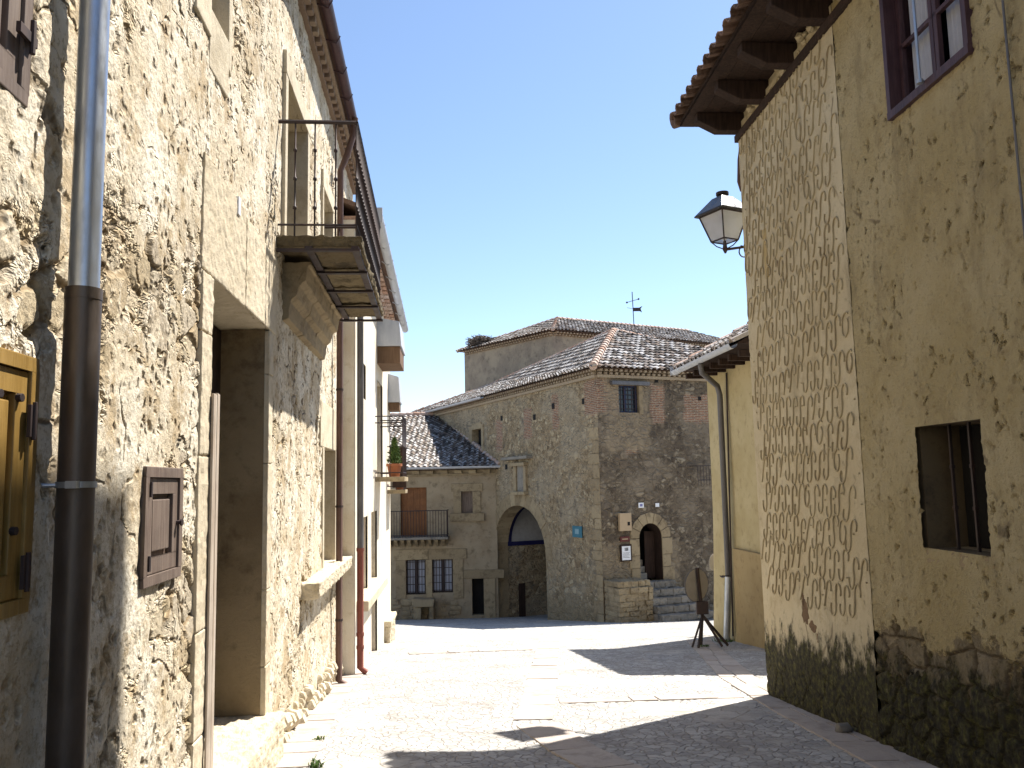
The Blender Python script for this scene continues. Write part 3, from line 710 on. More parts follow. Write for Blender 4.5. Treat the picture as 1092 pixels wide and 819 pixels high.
for h, mt_, nm in ((wb1, MBROWN, 'window'), (dB, MDARK, 'door'), (bB, MDARK, 'balcony_door'), (sB, MDARK, 'window')):
    reveal(WB, h, .3, MCREAM, B); m = MB(); m.wb(WB, h[0], h[1], h[2], h[3], -.3, -.25); dd = m.build(nm, mt_, B)
    m = MB(); md = (h[0] + h[1]) / 2; m.wb(WB, h[0] + .03, md - .01, h[2] + .04, h[3] - .04, -.25, -.23); m.wb(WB, md + .01, h[1] - .03, h[2] + .04, h[3] - .04, -.25, -.23); m.build('leaf', mt_, dd, bevel=.006)
m = MB(); a, b = WB.u(384, 640), WB.u(403, 626); zs2 = WB.z(384, 637)
m.wb(WB, a - .5, b, zs2 - .16, zs2, -.2, .20, .01); m.build('window_sill', MASH, B, bevel=.02)
m = MB()
for k in range(24):
    u = k * WB.L / 24; z = eB(u); m.wb(WB, u + .01, u + WB.L / 24 - .01, z - .12, z - .05, -.3, .10, .003); m.wb(WB, u + .01, u + WB.L / 24 - .01, z - .045, z + .02, -.3, .2, .003); m.wb(WB, u + .05, u + .18, z - .2, z - .125, -.3, .06)
m.build('brick_cornice', MRIDGE, B, bevel=.004)
m = MB(); m.prism([WB.pt(-.05, eB(0) + .03, .30), WB.pt(WB.L + .1, eB(WB.L) + .03, .30), WB.pt(WB.L + .1, eB(WB.L) + 1.7, -3.7), WB.pt(-.05, eB(0) + 1.7, -3.7)], (0, 0, .08))
m.prism([WB.pt(-.05, eB(0) + 1.7, -3.7), WB.pt(WB.L + .1, eB(WB.L) + 1.7, -3.7), WB.pt(WB.L + .1, eB(WB.L) + .0, -7.3), WB.pt(-.05, eB(0) + .0, -7.3)], (0, 0, .08))
m.prism([WB.pt(0, 5.3, -.4), WB.pt(0, eB(0) + 1.7, -3.7), WB.pt(0, 5.3, -7)], tuple(WB.pt(WB.L, 0) - WB.pt(0, 0))); m.build('roof', MCLAY, B)
m = MB(); gutter(m, WB.pt(0, eB(0) + .02, .37), WB.pt(WB.L + .1, eB(WB.L) + .02, .37), .085, WB.n)
for k in range(8): u = .4 + k * .9; m.tube([WB.pt(u, eB(u), .25), WB.pt(u, eB(u) - .08, .36), WB.pt(u, eB(u) + .02, .46)], .012, 6)
m.wb(WB, -.02, .02, eB(0) - .1, eB(0) + .15, .2, .45); m.build('gutter', MZINC, B, smooth=True)
pb = WB.u(381, 500, .08); pb = max(pb, .1); zr = WB.z(381, 590, .08); g_ = gz(0, 13.6)
m = MB(); m.tube([WB.pt(pb, 5.9, .36), WB.pt(pb, 5.65, .34), WB.pt(pb, 5.45, .08), WB.pt(pb, zr, .08)], .052, 12); dp = m.build('downpipe', MPAINT, B, smooth=True)
m = MB(); m.tube([WB.pt(pb, zr + .05, .08), WB.pt(pb, g_ + .12, .08), WB.pt(pb, g_ + .04, .18)], .052, 12)
for z in (zr + .0, -.7, g_ + .4): m.tube([WB.pt(pb, z, .08), WB.pt(pb, z + .05, .08)], .061, 12)
m.build('pipe_shoe', MREDP, dp, smooth=True)
# zinc canopies on timber soffits
for (y0, px0, px1, pt_, pm_, pb_, Yc, ln) in ((0, 395, 428, 342, 369, 388, 17.2, 1.3), (0, 405, 427, 401, 429, 438, 20.0, .6)):
    u0 = (Yc - 13.3) * WB.L / 7.3; P = WB.pt(u0, 0)
    wr = Vector((P.x, P.y)); 
    def zat(py): r = ray(px1, py); return EYE + r.z * P.y / r.y
    ox = (ray(px1, pm_).x / ray(px1, pm_).y) * P.y - P.x
    zt_, zm_, zl_ = zat(pt_), zat(pm_), zat(pb_)
    m = MB(); m.prism([WB.pt(u0, zl_ + .02, -.05), WB.pt(u0, zl_ + .02, ox - .03), WB.pt(u0, zm_, ox - .03), WB.pt(u0, zm_, -.05)], tuple(WB.pt(ln, 0) - WB.pt(0, 0)))
    cn = m.build('canopy', MSOF, B, bevel=.01)
    m = MB(); m.prism([WB.pt(u0 - .06, zm_ + .003, -.05), WB.pt(u0 - .06, zm_ + .003, ox), WB.pt(u0 - .06, zt_ - .02, ox - .04), WB.pt(u0 - .06, zt_ + .08, -.05)], tuple(WB.pt(ln + .12, 0) - WB.pt(0, 0))); m.build('zinc_cover', MZINC, cn, bevel=.01)
# small balconies
def small_balcony(w, u0, u1, zf, out, hr, parent, slabm, n, knots=(.5,)):
    m = MB(); m.wb(w, u0, u1, zf - .09, zf, -.05, out, .005); b = m.build('balcony', slabm, parent, bevel=.01)
    m = MB()
    for z in (zf + hr, zf + .08, zf + hr - .13):
        m.tube([w.pt(u0 + .03, z, 0), w.pt(u0 + .03, z, out - .04), w.pt(u1 - .03, z, out - .04), w.pt(u1 - .03, z, 0)], .013, 6)
    m.build('railing', MIRON, b)
    P = w.pt(u0 + .03, zf, out * .5); q = baluster(P, hr, MIRON, b, .009, knots)
    cpart(q, b, w.pt(u1 - .03, zf, out * .5) - P)
    for k in range(n + 1): cpart(q, b, w.pt(u0 + .03 + (u1 - u0 - .06) * k / n, zf, out - .04) - P)
    return b
zf1 = WB.z(403, 509); u1_ = WB.u(400, 509)
b1 = small_balcony(WB, u1_, u1_ + 1.2, zf1, .58, 1.2, B, MASHG, 9)
ub_ = WB.L - .95; zf2 = EYE - .1; b2 = small_balcony(WB, ub_, ub_ + .9, zf2, .42, 1.0, B, MASHG, 7)
m = MB(); m.wb(WB, ub_ + .02, ub_ + .05, zf2 + .05, zf2 + .98, .12, .44); m.build('reed_screen', MDARK, b2)
def pot(pos, r, h, label, plant):
    t = thing('flower_pot', pos, label, 'flower pot', 'potted plants on the balconies'); P = Vector(pos)
    m = MB(); m.tube([P, P + Vector((0, 0, h * .8)), P + Vector((0, 0, h * .8)), P + Vector((0, 0, h))], [r * .7, r * .95, r * 1.1, r * 1.1], 16); m.build('pot', MPOT, t, smooth=True)
    m = MB(); rr = random.Random(2)
    for k in range(plant[0]):
        f = rr.random(); a = rr.uniform(0, 2 * pi); rad = plant[1] * (1 - f) ** .7 * rr.uniform(.3, 1); c = P + Vector((cos(a) * rad, sin(a) * rad, h + f * plant[2]))
        d = Vector((rr.uniform(-1, 1), rr.uniform(-1, 1), rr.uniform(.2, 1.4))).normalized() * .06; s_ = d.cross(Vector((rr.uniform(-1, 1), rr.uniform(-1, 1), .3))).normalized() * .012
        m.add([c - s_, c + s_, c + d], [(0, 1, 2)])
    m.build('foliage', MLEAF, t)
q = WB.pt(u1_ + .25, zf1, .36); pot(q, .15, .26, 'terracotta pot with a small bushy conifer on the nearer plaster house balcony', (1300, .15, .5))
q = WB.pt(ub_ + .2, zf2, .27); pot(q, .12, .2, 'low reddish pot on the farther little balcony beside the brown screen', (150, .12, .12))

# ------------------------------------------------------------ stone bench by house B
sb = gpt(416, 686); st_ = thing('stone_bench', (sb.x - .1, sb.y + .6, gz(0, sb.y)), 'worn cream stone bench block against the sunlit plaster house', 'stone bench')
g_ = gz(0, sb.y); m = MB(); x0 = sb.x - .30
m.hexa([(x0 - .06, sb.y + .02, g_ - .1), (sb.x, sb.y, g_ - .1), (sb.x - .1, sb.y + 1.5, g_ - .3), (x0 - .16, sb.y + 1.5, g_ - .3), (x0 - .07, sb.y + .02, g_ + .40), (sb.x + .01, sb.y + .0, g_ + .37), (sb.x - .09, sb.y + 1.5, g_ + .40), (x0 - .17, sb.y + 1.5, g_ + .42)]); chip(m.build('base', MASH, st_, bevel=.05), .07, 5)
m = MB(); m.hexa([(x0 - .08, sb.y - .03, g_ + .36), (sb.x + .04, sb.y - .04, g_ + .35), (sb.x - .06, sb.y + 1.5, g_ + .36), (x0 - .18, sb.y + 1.5, g_ + .36), (x0 - .08, sb.y - .02, g_ + .47), (sb.x + .03, sb.y - .03, g_ + .46), (sb.x - .07, sb.y + 1.5, g_ + .46), (x0 - .18, sb.y + 1.5, g_ + .47)]); chip(m.build('seat_slab', MASH, st_, bevel=.025), .05, 5)

# ------------------------------------------------------------ tiles
def tile_roof(name, polys, parent, mat=None, sp=.23, tl=.36, solid=0, jit=.012):
    """polys: list of (O, eu, poly) ; each planar convex polygon given as 3D points, eave first edge"""
    m = MB(); rr = random.Random(11)
    for P in polys:
        P = [Vector(p) for p in P]; O = P[0]; nrm = (P[1] - P[0]).cross(P[2] - P[0]).normalized()
        if nrm.z < 0: nrm = -nrm
        eu = Vector((0, 0, 1)).cross(nrm).normalized(); ev = nrm.cross(eu)
        if ev.z < 0: ev = -ev
        q = [((p - O).dot(eu), (p - O).dot(ev)) for p in P]
        umin, umax = min(a[0] for a in q), max(a[0] for a in q); u = umin + sp / 2
        while u < umax:
            vs = []
            for i in range(len(q)):
                a, b = q[i], q[(i + 1) % len(q)]
                if (a[0] - u) * (b[0] - u) <= 0 and abs(a[0] - b[0]) > 1e-6: vs.append(a[1] + (b[1] - a[1]) * (u - a[0]) / (b[0] - a[0]))
            if len(vs) >= 2:
                v0, v1 = min(vs), max(vs)
                if v0 < .02: v0 -= .08
                v = v0; first = True
                while v < v1 - .03:
                    l = min(tl, v1 - v) + .05
                    for kind in (0, 1):
                        r0, r1 = (.082, .066) if kind == 0 else (.075, .09)
                        uc = u + (0 if kind == 0 else sp / 2) + rr.uniform(-jit, jit); h0 = (.055 if kind == 0 else .045) + rr.uniform(0, .012); h1 = .02 if kind == 0 else .015
                        sk_ = rr.uniform(-.012, .012); pts = []
                        for (vv, r, h, s_) in ((v, r0, h0, 0), (v + l, r1, h1, sk_)):
                            for k in range(6):
                                a = pi * k / 5; x = cos(a) * r; y = sin(a) * r * .85
                                if kind: y = .07 - y
                                pts.append(O + eu * (uc + x + s_) + ev * vv + nrm * (h + y))
                        rn = rr.random() * (.75 if kind else 1)
                        m.add(pts, [(k, k + 1, k + 7, k + 6) for k in range(5)], rn)
                    v += tl
            u += sp
    o = m.build(name, mat or MTILE, parent, smooth=False)
    if solid:
        s_ = o.modifiers.new('s', 'SOLIDIFY'); s_.thickness = solid; s_.offset = 0
    return o
def ridge(m, pts, r=.11, tl=.38, rr=random.Random(5)):
    for i in range(len(pts) - 1):
        a, b = Vector(pts[i]), Vector(pts[i + 1]); L = (b - a).length; n = max(1, int(L / tl)); d = (b - a) / n
        for k in range(n): m.tube([a + d * k - d * .06 + Vector((0, 0, .06)), a + d * (k + 1) + Vector((0, 0, .035))], [r, r * .82], 10, True, rr.random())
def eave_course(m, P0, P1, n, z, sp=.2, out=.13):      # row of tile/brick ends below an eave
    P0, P1 = Vector(P0), Vector(P1); L = (P1 - P0).length; d = (P1 - P0) / L; k = int(L / sp)
    for i in range(k):
        a = P0 + d * (i * sp + .02); b = a + d * sp * .5
        m.hexa([tuple(a + Vector((0, 0, z))), tuple(b + Vector((0, 0, z))), tuple(b + n * out + Vector((0, 0, z))), tuple(a + n * out + Vector((0, 0, z))), tuple(a + Vector((0, 0, z + .07))), tuple(b + Vector((0, 0, z + .07))), tuple(b + n * out + Vector((0, 0, z + .07))), tuple(a + n * out + Vector((0, 0, z + .07)))])

# ------------------------------------------------------------ GATE BUILDING
DL = Vector((-.413, .911)).normalized(); DR = Vector((.911, .413)).normalized(); C0 = Vector((2.93, 29.0))
GL = Wall(C0, C0 + DL * 20, flip=True); GR = Wall(C0, C0 + DR * 11)
assert GL.n.x < 0 and GR.n.y < 0, (GL.n, GR.n)
G = thing('gate_building', (2.93, 29, -3.1), 'large rubble stone building with arched gateway and small arched door at street end', 'building', 'houses around the street')
EZ = EYE + 3.87; BZ = -4.8
a_u0, a_u1 = GL.u(583, 620), GL.u(528, 620); zsp = GL.z(583, 597); ua, za = GL.uz(553, 539)
print('arch', a_u0, a_u1, zsp, ua, za)
cu, hw = (a_u0 + a_u1) / 2, (a_u1 - a_u0) / 2
def arch(u0, u1, zb_, zs_, zt_, n=20, pw=.92):
    c, h = (u0 + u1) / 2, (u1 - u0) / 2
    return [(u0, zb_)] + [(c - h * cos(pi * k / n), zs_ + (zt_ - zs_) * sin(pi * k / n) ** pw) for k in range(n + 1)] + [(u1, zb_)]
AR = arch(a_u0, a_u1, BZ + .05, zsp, za)
gw = rect(GL, 504, 514, 458, 480, 508)
wall_poly('left_wall', GL, [(0, BZ), (20, BZ), (20, EZ), (0, EZ)], [AR, [(gw[0], gw[2]), (gw[1], gw[2]), (gw[1], gw[3]), (gw[0], gw[3])]], .16, MGL, G)
ad = rect(GR, 682, 706, 558, 619, 694); wz = rect(GR, 660, 681, 411, 440, 670)
DA = arch(ad[0], ad[1], ad[2], ad[3] - .5, ad[3], 14, 1)
print('door', ad, 'win', wz)
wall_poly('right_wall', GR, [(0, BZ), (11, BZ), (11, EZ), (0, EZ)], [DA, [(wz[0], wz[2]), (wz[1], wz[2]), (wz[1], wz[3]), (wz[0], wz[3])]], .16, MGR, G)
# gateway reveal (thick wall) and the chamber behind it
TH = .65
def extr(w, poly, dep, name, mat, parent):
    m = MB()
    for i in range(len(poly) - 1):
        a, b = poly[i], poly[i + 1]; m.add([w.pt(a[0], a[1], 0), w.pt(b[0], b[1], 0), w.pt(b[0], b[1], -dep), w.pt(a[0], a[1], -dep)], [(0, 1, 2, 3)], random.random())
    return m.build(name, mat, parent)
gwy = extr(GL, AR, TH, 'gateway_arch', MASHG, G)
# voussoirs standing slightly proud round the arch
m = MB(); n = 17; 
for k in range(n):
    t0, t1 = pi * k / n, pi * (k + 1) / n - .012
    f = lambda t, o: (cu - (hw + o) * cos(t), zsp + (za - zsp + o) * max(sin(t), 0) ** .92)
    q = [f(t0, .0), f(t1, .0), f(t1, .55), f(t0, .55)]; m.prism([GL.pt(a, b, -.1) for a, b in q], tuple(Vector((GL.n.x, GL.n.y, 0)) * (.105 + random.uniform(0, .02))))
m.build('arch_stones', MASHG, gwy, bevel=.015)
m = MB(); CH = EYE + .6; ud = a_u1 + .02; un = a_u0 - .3; dp_ = 6.5
m.wb(GL, ud, ud + .3, BZ, CH, -dp_, -TH + .0)            # far passage wall, faces the viewer
m.wb(GL, un - .3, un, BZ, CH, -dp_, -TH); m.wb(GL, un - .3, ud + .3, CH, CH + .2, -dp_, -TH)
ch = m.build('passage_walls', MGL, G)
# plug the front wall's inner face so that the chamber is only open through the arch
# blue bordered tympanum painted on the passage wall
WP = Wall(tuple(GL.pt(ud, 0, -TH).xy), tuple(GL.pt(ud, 0, -dp_).xy))
if WP.n.y > 0: WP = Wall(tuple(GL.pt(ud, 0, -TH).xy), tuple(GL.pt(ud, 0, -dp_).xy), True)
q0, q1 = WP.u(541, 575), WP.u(541, 575) + 3.4; zt0 = WP.z(545, 579); ztop = WP.z(556, 528)
print('tymp', q0, q1, zt0, ztop, 'dep', dp_ - TH)
T = arch(q0, q1, zt0, zt0 + .02, min(zt0 + 2.0, CH - .05), 24, 1)
m = MB(); m.prism([WP.pt(a, b, .002) for a, b in T], tuple(Vector((WP.n.x, WP.n.y, 0)) * .03)); ty = m.build('tympanum', MGREY, G)
m = MB(); cq, hq = (q0 + q1) / 2, (q1 - q0) / 2
for i in range(len(T) - 1):
    a, b = Vector(T[i]), Vector(T[i + 1]); ce = Vector((cq, zt0))
    if (b - a).length < 1e-4: continue
    a2, b2 = ce + (a - ce) * .9, ce + (b - ce) * .9
    m.prism([WP.pt(*p, .034) for p in (a, b, b2, a2)], tuple(Vector((WP.n.x, WP.n.y, 0)) * .02))
m.wb(WP, q0, q1, zt0 - .12, zt0 + .06, .034, .06); m.build('blue_border', MBLUE, ty)
# dark side door low in the passage
m = MB(); m.wb(WP, WP.u(553, 630), WP.u(560, 630), BZ, WP.z(556, 622), .003, .02); m.build('passage_door', MDARK, G)
# body behind the walls (around the passage): back, side, floors
m = MB(); m.wb(GR, .5, 11, CH + .22, EZ - .05, -9, -1.0)
m.wb(GR, 6.6, 11, BZ, CH + .2, -9, -.5); m.wb(GL, 9.4, 19.9, BZ, EZ - .05, -7, -.4)
m.wb(GR, .4, 6.59, BZ, CH + .2, -1.9, -1.0); m.wb(GL, 19.8, 20, BZ, EZ, -7, 0); m.build('rear_walls', MGL, G)
# small left window
m = MB(); m.wb(GL, gw[0], gw[1], gw[2], gw[3], -.35, -.3); m.build('window', MBLACK, G); reveal(GL, gw, .35, MASHG, G, 'window_reveal')
m = MB(); m.wb(GL, gw[0] - .25, gw[0] - .003, gw[2] - .1, gw[3] + .2, -.1, .04, .01); m.wb(GL, gw[1] + .003, gw[1] + .35, gw[2] - .1, gw[3] + .2, -.1, .04, .01); m.wb(GL, gw[0], gw[1], gw[3] + .003, gw[3] + .3, -.1, .045, .01); m.split('window_surround', MASHG, G, bevel=.015)
# ledge, niche with corbels, putlog holes
m = MB(); a = rect(GL, 540, 568, 484, 490, 555); m.wb(GL, a[0], a[1], a[2], a[2] + .12, -.1, .28, .01); m.build('stone_ledge', MMOSSY, G, bevel=.02)
m = MB(); a = rect(GL, 552, 560, 497, 524, 556)
m.wb(GL, a[0] - .3, a[1] + .3, a[3], a[3] + .14, -.1, .2, .01); m.wb(GL, a[0] - .25, a[0], a[2], a[3], -.1, .1, .01); m.wb(GL, a[1], a[1] + .25, a[2], a[3], -.1, .1, .01); m.wb(GL, a[0] - .3, a[1] + .3, a[2] - .14, a[2] - .003, -.1, .22, .01); m.build('wall_niche', MASHG, G, bevel=.02)
m = MB(); m.wb(GL, a[0] + .003, a[1] - .003, a[2], a[3], -.05, .02); m.build('niche_back', MMOSSY, G)
m = MB()
for px, py in ((535, 446), (590, 433), (540, 498), (547, 497), (570, 445)):
    u, z = GL.uz(px, py); m.wb(GL, u - .11, u + .11, z - .11, z + .11, -.05, .012)
for px, py in ((622, 428),):
    u, z = GL.uz(px, py); m.wb(GL, u - .08, u + .08, z - .1, z + .1, -.05, .012)
for px, py in ((700, 406), (746, 425), (624, 428)):
    if px > 640: u, z = GR.uz(px, py); m.wb(GR, u - .07, u + .07, z - .07, z + .07, -.05, .012)
m.split('putlog_hole', MBLACK, G)
# corner quoins
m = MB(); z = -3.3; k = 0
while z < 3.4:
    h = random.uniform(.32, .5); lu, ru = (.62, .34) if k % 2 else (.4, .22)
    j = lambda: random.uniform(-.012, .012)
    P = [GL.pt(lu + j(), z, .03), GL.pt(lu, z, -.2), GR.pt(ru, z, -.2), GR.pt(ru + j(), z, .03)]
    C = GL.pt(0, z, .03) + Vector((GR.n.x, GR.n.y, 0)) * .03
    m.hexa([tuple(v) for v in (C, GL.pt(lu, z, .03), GL.pt(lu, z, -.25), GR.pt(.25, z, -.25))] + [tuple(v + Vector((0, 0, h - .02))) for v in (C, GL.pt(lu, z, .03), GL.pt(lu, z, -.25), GR.pt(.25, z, -.25))])
    z += h; k += 1
chip(m.build('corner_quoins', MASHG, G, bevel=.02), .05, 3)
# right window
reveal(GR, wz, .3, MASHG, G, 'window_reveal')
m = MB(); f = .06; u0, u1, z0, z1 = wz; mid = (u0 + u1 - .15) / 2
m.wb(GR, u0, u1, z1 - f, z1, -.2, -.12); m.wb(GR, u0, u1, z0, z0 + f, -.2, -.12); m.wb(GR, u0, u0 + f, z0, z1, -.2, -.12); m.wb(GR, u1 - f, u1, z0, z1, -.2, -.12); m.wb(GR, mid - f * .6, mid + f * .6, z0, z1, -.2, -.12)
wn = m.build('window', mat_flat('dark_blue_frame', (.02, .03, .09), .5), G, bevel=.004)
m = MB(); m.wb(GR, u0, u1, z0, z1, -.2, -.18); m.build('pane', MGLASS, wn)
m = MB()
for a in np.linspace(u0 + .1, u1 - .1, 5): m.wb(GR, a - .01, a + .01, z0, z1, -.08, -.06)
for a in np.linspace(z0 + .15, z1 - .15, 5): m.wb(GR, u0, u1, a - .01, a + .01, -.09, -.07)
m.build('grille', MIRON, wn)
m = MB(); m.wb(GR, u0 - .35, u1 + .38, z1 + .004, z1 + .13, -.15, .18, .01); m.build('window_lintel', MPAINT, G, bevel=.01)
m = MB(); m.wb(GR, u1 + .003, u1 + .16, z0 - .05, z1, -.1, .035); m.split('window_surround', MASHG, G, bevel=.01)
# arched door: stone ring, dark interior with stairs and a half open leaf
extr(GR, DA, .7, 'door_reveal', MDARK, G)
m = MB(); u0, u1, z0, z1 = ad; c_, h_ = (u0 + u1) / 2, (u1 - u0) / 2
for k in range(7):
    t0, t1 = pi * k / 7 + .012, pi * (k + 1) / 7 - .012; f = lambda t, o: (c_ - (h_ + o) * cos(t), z1 - .5 + (.5 + o) * sin(t))
    m.prism([GR.pt(*f(t, o), -.1) for t, o in ((t0, .004), ((t0 + t1) / 2, .004), (t1, .004), (t1, .36), ((t0 + t1) / 2, .38), (t0, .36))], tuple(Vector((GR.n.x, GR.n.y, 0)) * .135))
for s_ in (0, 1):
    z = z0 - .05
    for h in (.5, .42, .6):
        wdt = .34 + random.uniform(0, .15)
        if z + h > z1 - .5: h = z1 - .5 - z - .01
        if s_: m.wb(GR, u1 + .004, u1 + wdt, z, z + h - .012, -.1, .035, .004)
        else: m.wb(GR, u0 - wdt, u0 - .004, z, z + h - .012, -.1, .035, .004)
        z += h
m.build('door_surround', MASHG, G, bevel=.015)
m = MB(); m.wb(GR, u0 - .1, u1 + .1, z0 - .1, z1 + .1, -.98, -.9)
m.build('door_interior', MBLACK, G)
m = MB()
for k in range(4): m.wb(GR, u0 + .01, u0 + .5, z0 + k * .22, z0 + (k + 1) * .22, -.9, -.35 - k * .13)
m.build('inner_stairs', MMOSSY, G, bevel=.01)
m = MB(); m.wb(GR, u1 - .42, u1 - .02, z0 + .02, z1 - .3, -.5, -.44); m.build('door', MDARK, G, bevel=.01)
# outer steps, splayed towards the street
m = MB(); gg = -3.25; nst = 6; rise = (z0 - gg) / nst
for k in range(nst):
    zt_ = z0 - k * rise - .0; o1 = .35 + k * .30; ex = .10 * k
    a0 = u0 - .12 - .02 * k; a1 = u1 + .30 + ex * 1.7
    nb_ = 3
    for b_ in range(nb_):
        p0 = a0 + (a1 - a0) * b_ / nb_; p1 = a0 + (a1 - a0) * (b_ + 1) / nb_ - .008
        m.wb(GR, p0, p1, zt_ - rise + .003 if k < nst - 1 else gg - .4, zt_ - .002 * b_, .037, o1, .006)
chip(m.build('steps', MMOSSY, G, bevel=.02), .06, 4)
# low masonry block beside the steps
m = MB(); rr = random.Random(9); us0, us1 = GR.u(650, 620, .4), u0 - .16
z = gg - .5; row = 0
while z < z0 + .0:
    h = rr.uniform(.15, .24); u = us0
    while u < us1 - .05:
        l = min(rr.uniform(.22, .5), us1 - u)
        m.wb(GR, u, u + l - .012, z, z + h - .01, .04, 1.0 + rr.uniform(-.03, .03) - (.0 if z < z0 - .25 else .1), .01); u += l
    z += h; row += 1
m.wb(GR, us0 + .02, us1 - .02, gg - .5, z0 - .05, .04, .95)
bl = chip(m.build('low_wall', MASHG, None, bevel=.02), .07, 3); top(bl, 'low rubble masonry block left of the worn steps to the arched door', 'low wall')
# roof
def g3(a, b, z): p = C0 + DL * a + DR * b; return Vector((p.x, p.y, z))
ov = .28
e0 = g3(-ov, -ov, EZ); e1 = g3(20.3, -ov, EZ); e2 = g3(-ov, 11, EZ)
apx = g3(4.52, 3.5, EYE + 6.15); r1 = g3(18, 3.5, EYE + 5.36); r2 = g3(4.52, 12.5, EYE + 4.85); e3 = g3(-ov, 11, EZ)
bk1 = g3(20.3, 9, EZ); bk0 = g3(9, 12, EZ)
rf = MB(); rf.add([e0, e1, r1, apx, r2, e3, bk1, bk0, g3(9, 9, EZ)], [(0, 1, 2), (0, 2, 3), (0, 3, 5), (3, 4, 5), (1, 6, 2), (2, 6, 8, 3), (3, 8, 7, 4), (0, 5, 7, 8, 6, 1)])
rfo = rf.build('roof', MCLAY, G)
tile_roof('roof_tiles', [[e0, e1, r1], [e0, r1, apx], [e0, e3, apx], [e3, r2, apx], [e1, bk1, r1]], rfo)
m = MB(); ridge(m, [e0, apx], .15); ridge(m, [apx, r1, e1 + Vector((0, 0, .1))], .11); ridge(m, [apx, r2], .12); m.build('ridge_tiles', MRIDGE, rfo, smooth=True)
m = MB(); nL, nR = Vector((GL.n.x, GL.n.y, 0)), Vector((GR.n.x, GR.n.y, 0))
for z, o_, sp in ((-.09, .24, .2), (-.19, .15, .22)): eave_course(m, g3(0, 0, EZ), g3(20, 0, EZ), nL, z, sp, o_); eave_course(m, g3(0, 0, EZ), g3(0, 9, EZ), nR, z, sp, o_)
m.wb(GL, 0, 20, EZ - .30, EZ - .20, -.1, .1); m.wb(GR, 0, 9, EZ - .30, EZ - .20, -.1, .1); m.build('eave_course', mat_tile_red('eave_brick', (.24, .18, .12), (.34, .27, .18)), G)
m = MB(); gutter(m, GL.pt(9.6, EZ, .36), GL.pt(20, EZ, .36), .09, GL.n); m.build('gutter', MZINC, G, smooth=True)

# signs on the gate building
def sign(name, w, px0, px1, py0, py1, th, mat, label, grp=None, cat='sign', parts=()):
    r = rect(w, px0, px1, py0, py1, (px0 + px1) / 2); c = w.pt((r[0] + r[1]) / 2, r[2], .01)
    t = thing(name, c, label, cat, grp); m = MB(); m.wb(w, r[0], r[1], r[2], r[3], .035, .035 + th); m.build('board', mat, t, bevel=.008)
    for (nm, a, b, c_, d, mt_) in parts:
        m = MB(); W_, H = r[1] - r[0], r[3] - r[2]
        m.wb(w, r[0] + W_ * a, r[0] + W_ * b, r[2] + H * c_, r[2] + H * d, .035 + th - .004, .035 + th + .006); m.build(nm, mt_, t)
sign('notice_box', GR, 658.5, 671, 547, 566, .12, MTAN, 'tan metal notice box, highest of the signs left of the arched door', cat='box', parts=[('emblem', .65, .85, .3, .5, MBLACK)])
sign('name_plaque', GR, 660.5, 670.5, 572, 577.5, .03, MRED, 'narrow dark red plaque between the tan box and the framed notice', parts=[('lettering', .2, .8, .4, .6, MTAN)])
sign('framed_notice', GR, 660.5, 672.5, 580.5, 598.5, .05, MDARK, 'dark framed white notice, lowest of the signs left of the arched door', parts=[('paper', .12, .88, .08, .9, MWHITE), ('emblem', .35, .68, .62, .82, MBLACK)] + [('text_line', .2, .2 + l, z, z + .025, MPAINT) for l, z in ((.6, .5), (.55, .43), (.6, .36), (.5, .29), (.58, .22))])
sign('small_plaque', GR, 680, 685.5, 536, 541.5, .03, MWHITE, 'small white enamel plate above left of the arched door', parts=[('emblem', .25, .75, .25, .75, mat_flat('blue_grey_mark', (.2, .2, .4)))])
sign('small_plaque', GR, 698, 702, 536.5, 540.5, .03, MWHITE, 'smallest plain white plate above right of the arched door')
sign('blue_plaque', GL, 612, 622, 561, 573, .03, MTEAL, 'square blue enamel sign on the tan wall between gateway and corner', parts=[('emblem', .3, .7, .3, .75, mat_flat('pale_blue_mark', (.2, .33, .38)))])
# rail at far right of the wall
m = MB(); a = rect(GR, 736, 760, 497, 512, 745)
for z in (a[3], a[2]): m.tube([GR.pt(a[0], z, .45), GR.pt(a[1], z, .45)], .015, 6)
for u in np.linspace(a[0], a[1], 9): m.tube([GR.pt(u, a[2] - .2, .45), GR.pt(u, a[3], .45)], .01, 6)
for u in (a[0], a[1]): m.tube([GR.pt(u, a[3], .45), GR.pt(u, a[3], 0)], .015, 6)
m.build('window_rail', MIRON, G)

# ------------------------------------------------------------ TOWER behind
TL = Vector((-.626, .78)).normalized(); TR = Vector((.78, .626)).normalized(); T0 = Vector((2.3, 45.0)); TZ = EYE + 8.05
TW = thing('church_tower', (2.3, 45, -4), 'taller grey rendered building with a shallow tiled roof rising behind the gate building', 'building', 'houses around the street')
WTL = Wall(T0, T0 + TL * 8.3, flip=True); WTR = Wall(T0, T0 + TR * 17)
wall_grid('wall', WTL, 0, 8.3, -4.3, TZ, [], lambda u: .3, lambda z: .3, MTOWER, TW)
wall_grid('wall', WTR, 0, 17, -4.3, TZ + .0, [], lambda u: .3, lambda z: .3, MTOWER, TW)
def t3(a, b, z): p = T0 + TL * a + TR * b; return Vector((p.x, p.y, z))
m = MB(); m.add([t3(8.3, 0, -4.3), t3(8.3, 17, -4.3), t3(8.3, 17, TZ), t3(8.3, 0, TZ)], [(3, 2, 1, 0)]); m.add([t3(0, 17, -4.3), t3(8.3, 17, -4.3), t3(8.3, 17, TZ), t3(0, 17, TZ)], [(0, 1, 2, 3)]); m.build('rear_wall', MTOWER, TW)
a0, a1, a2, a3 = t3(-.35, -.35, TZ + .05), t3(8.65, -.35, TZ + .05), t3(8.65, 17, TZ + .6), t3(-.35, 17, TZ + .6)
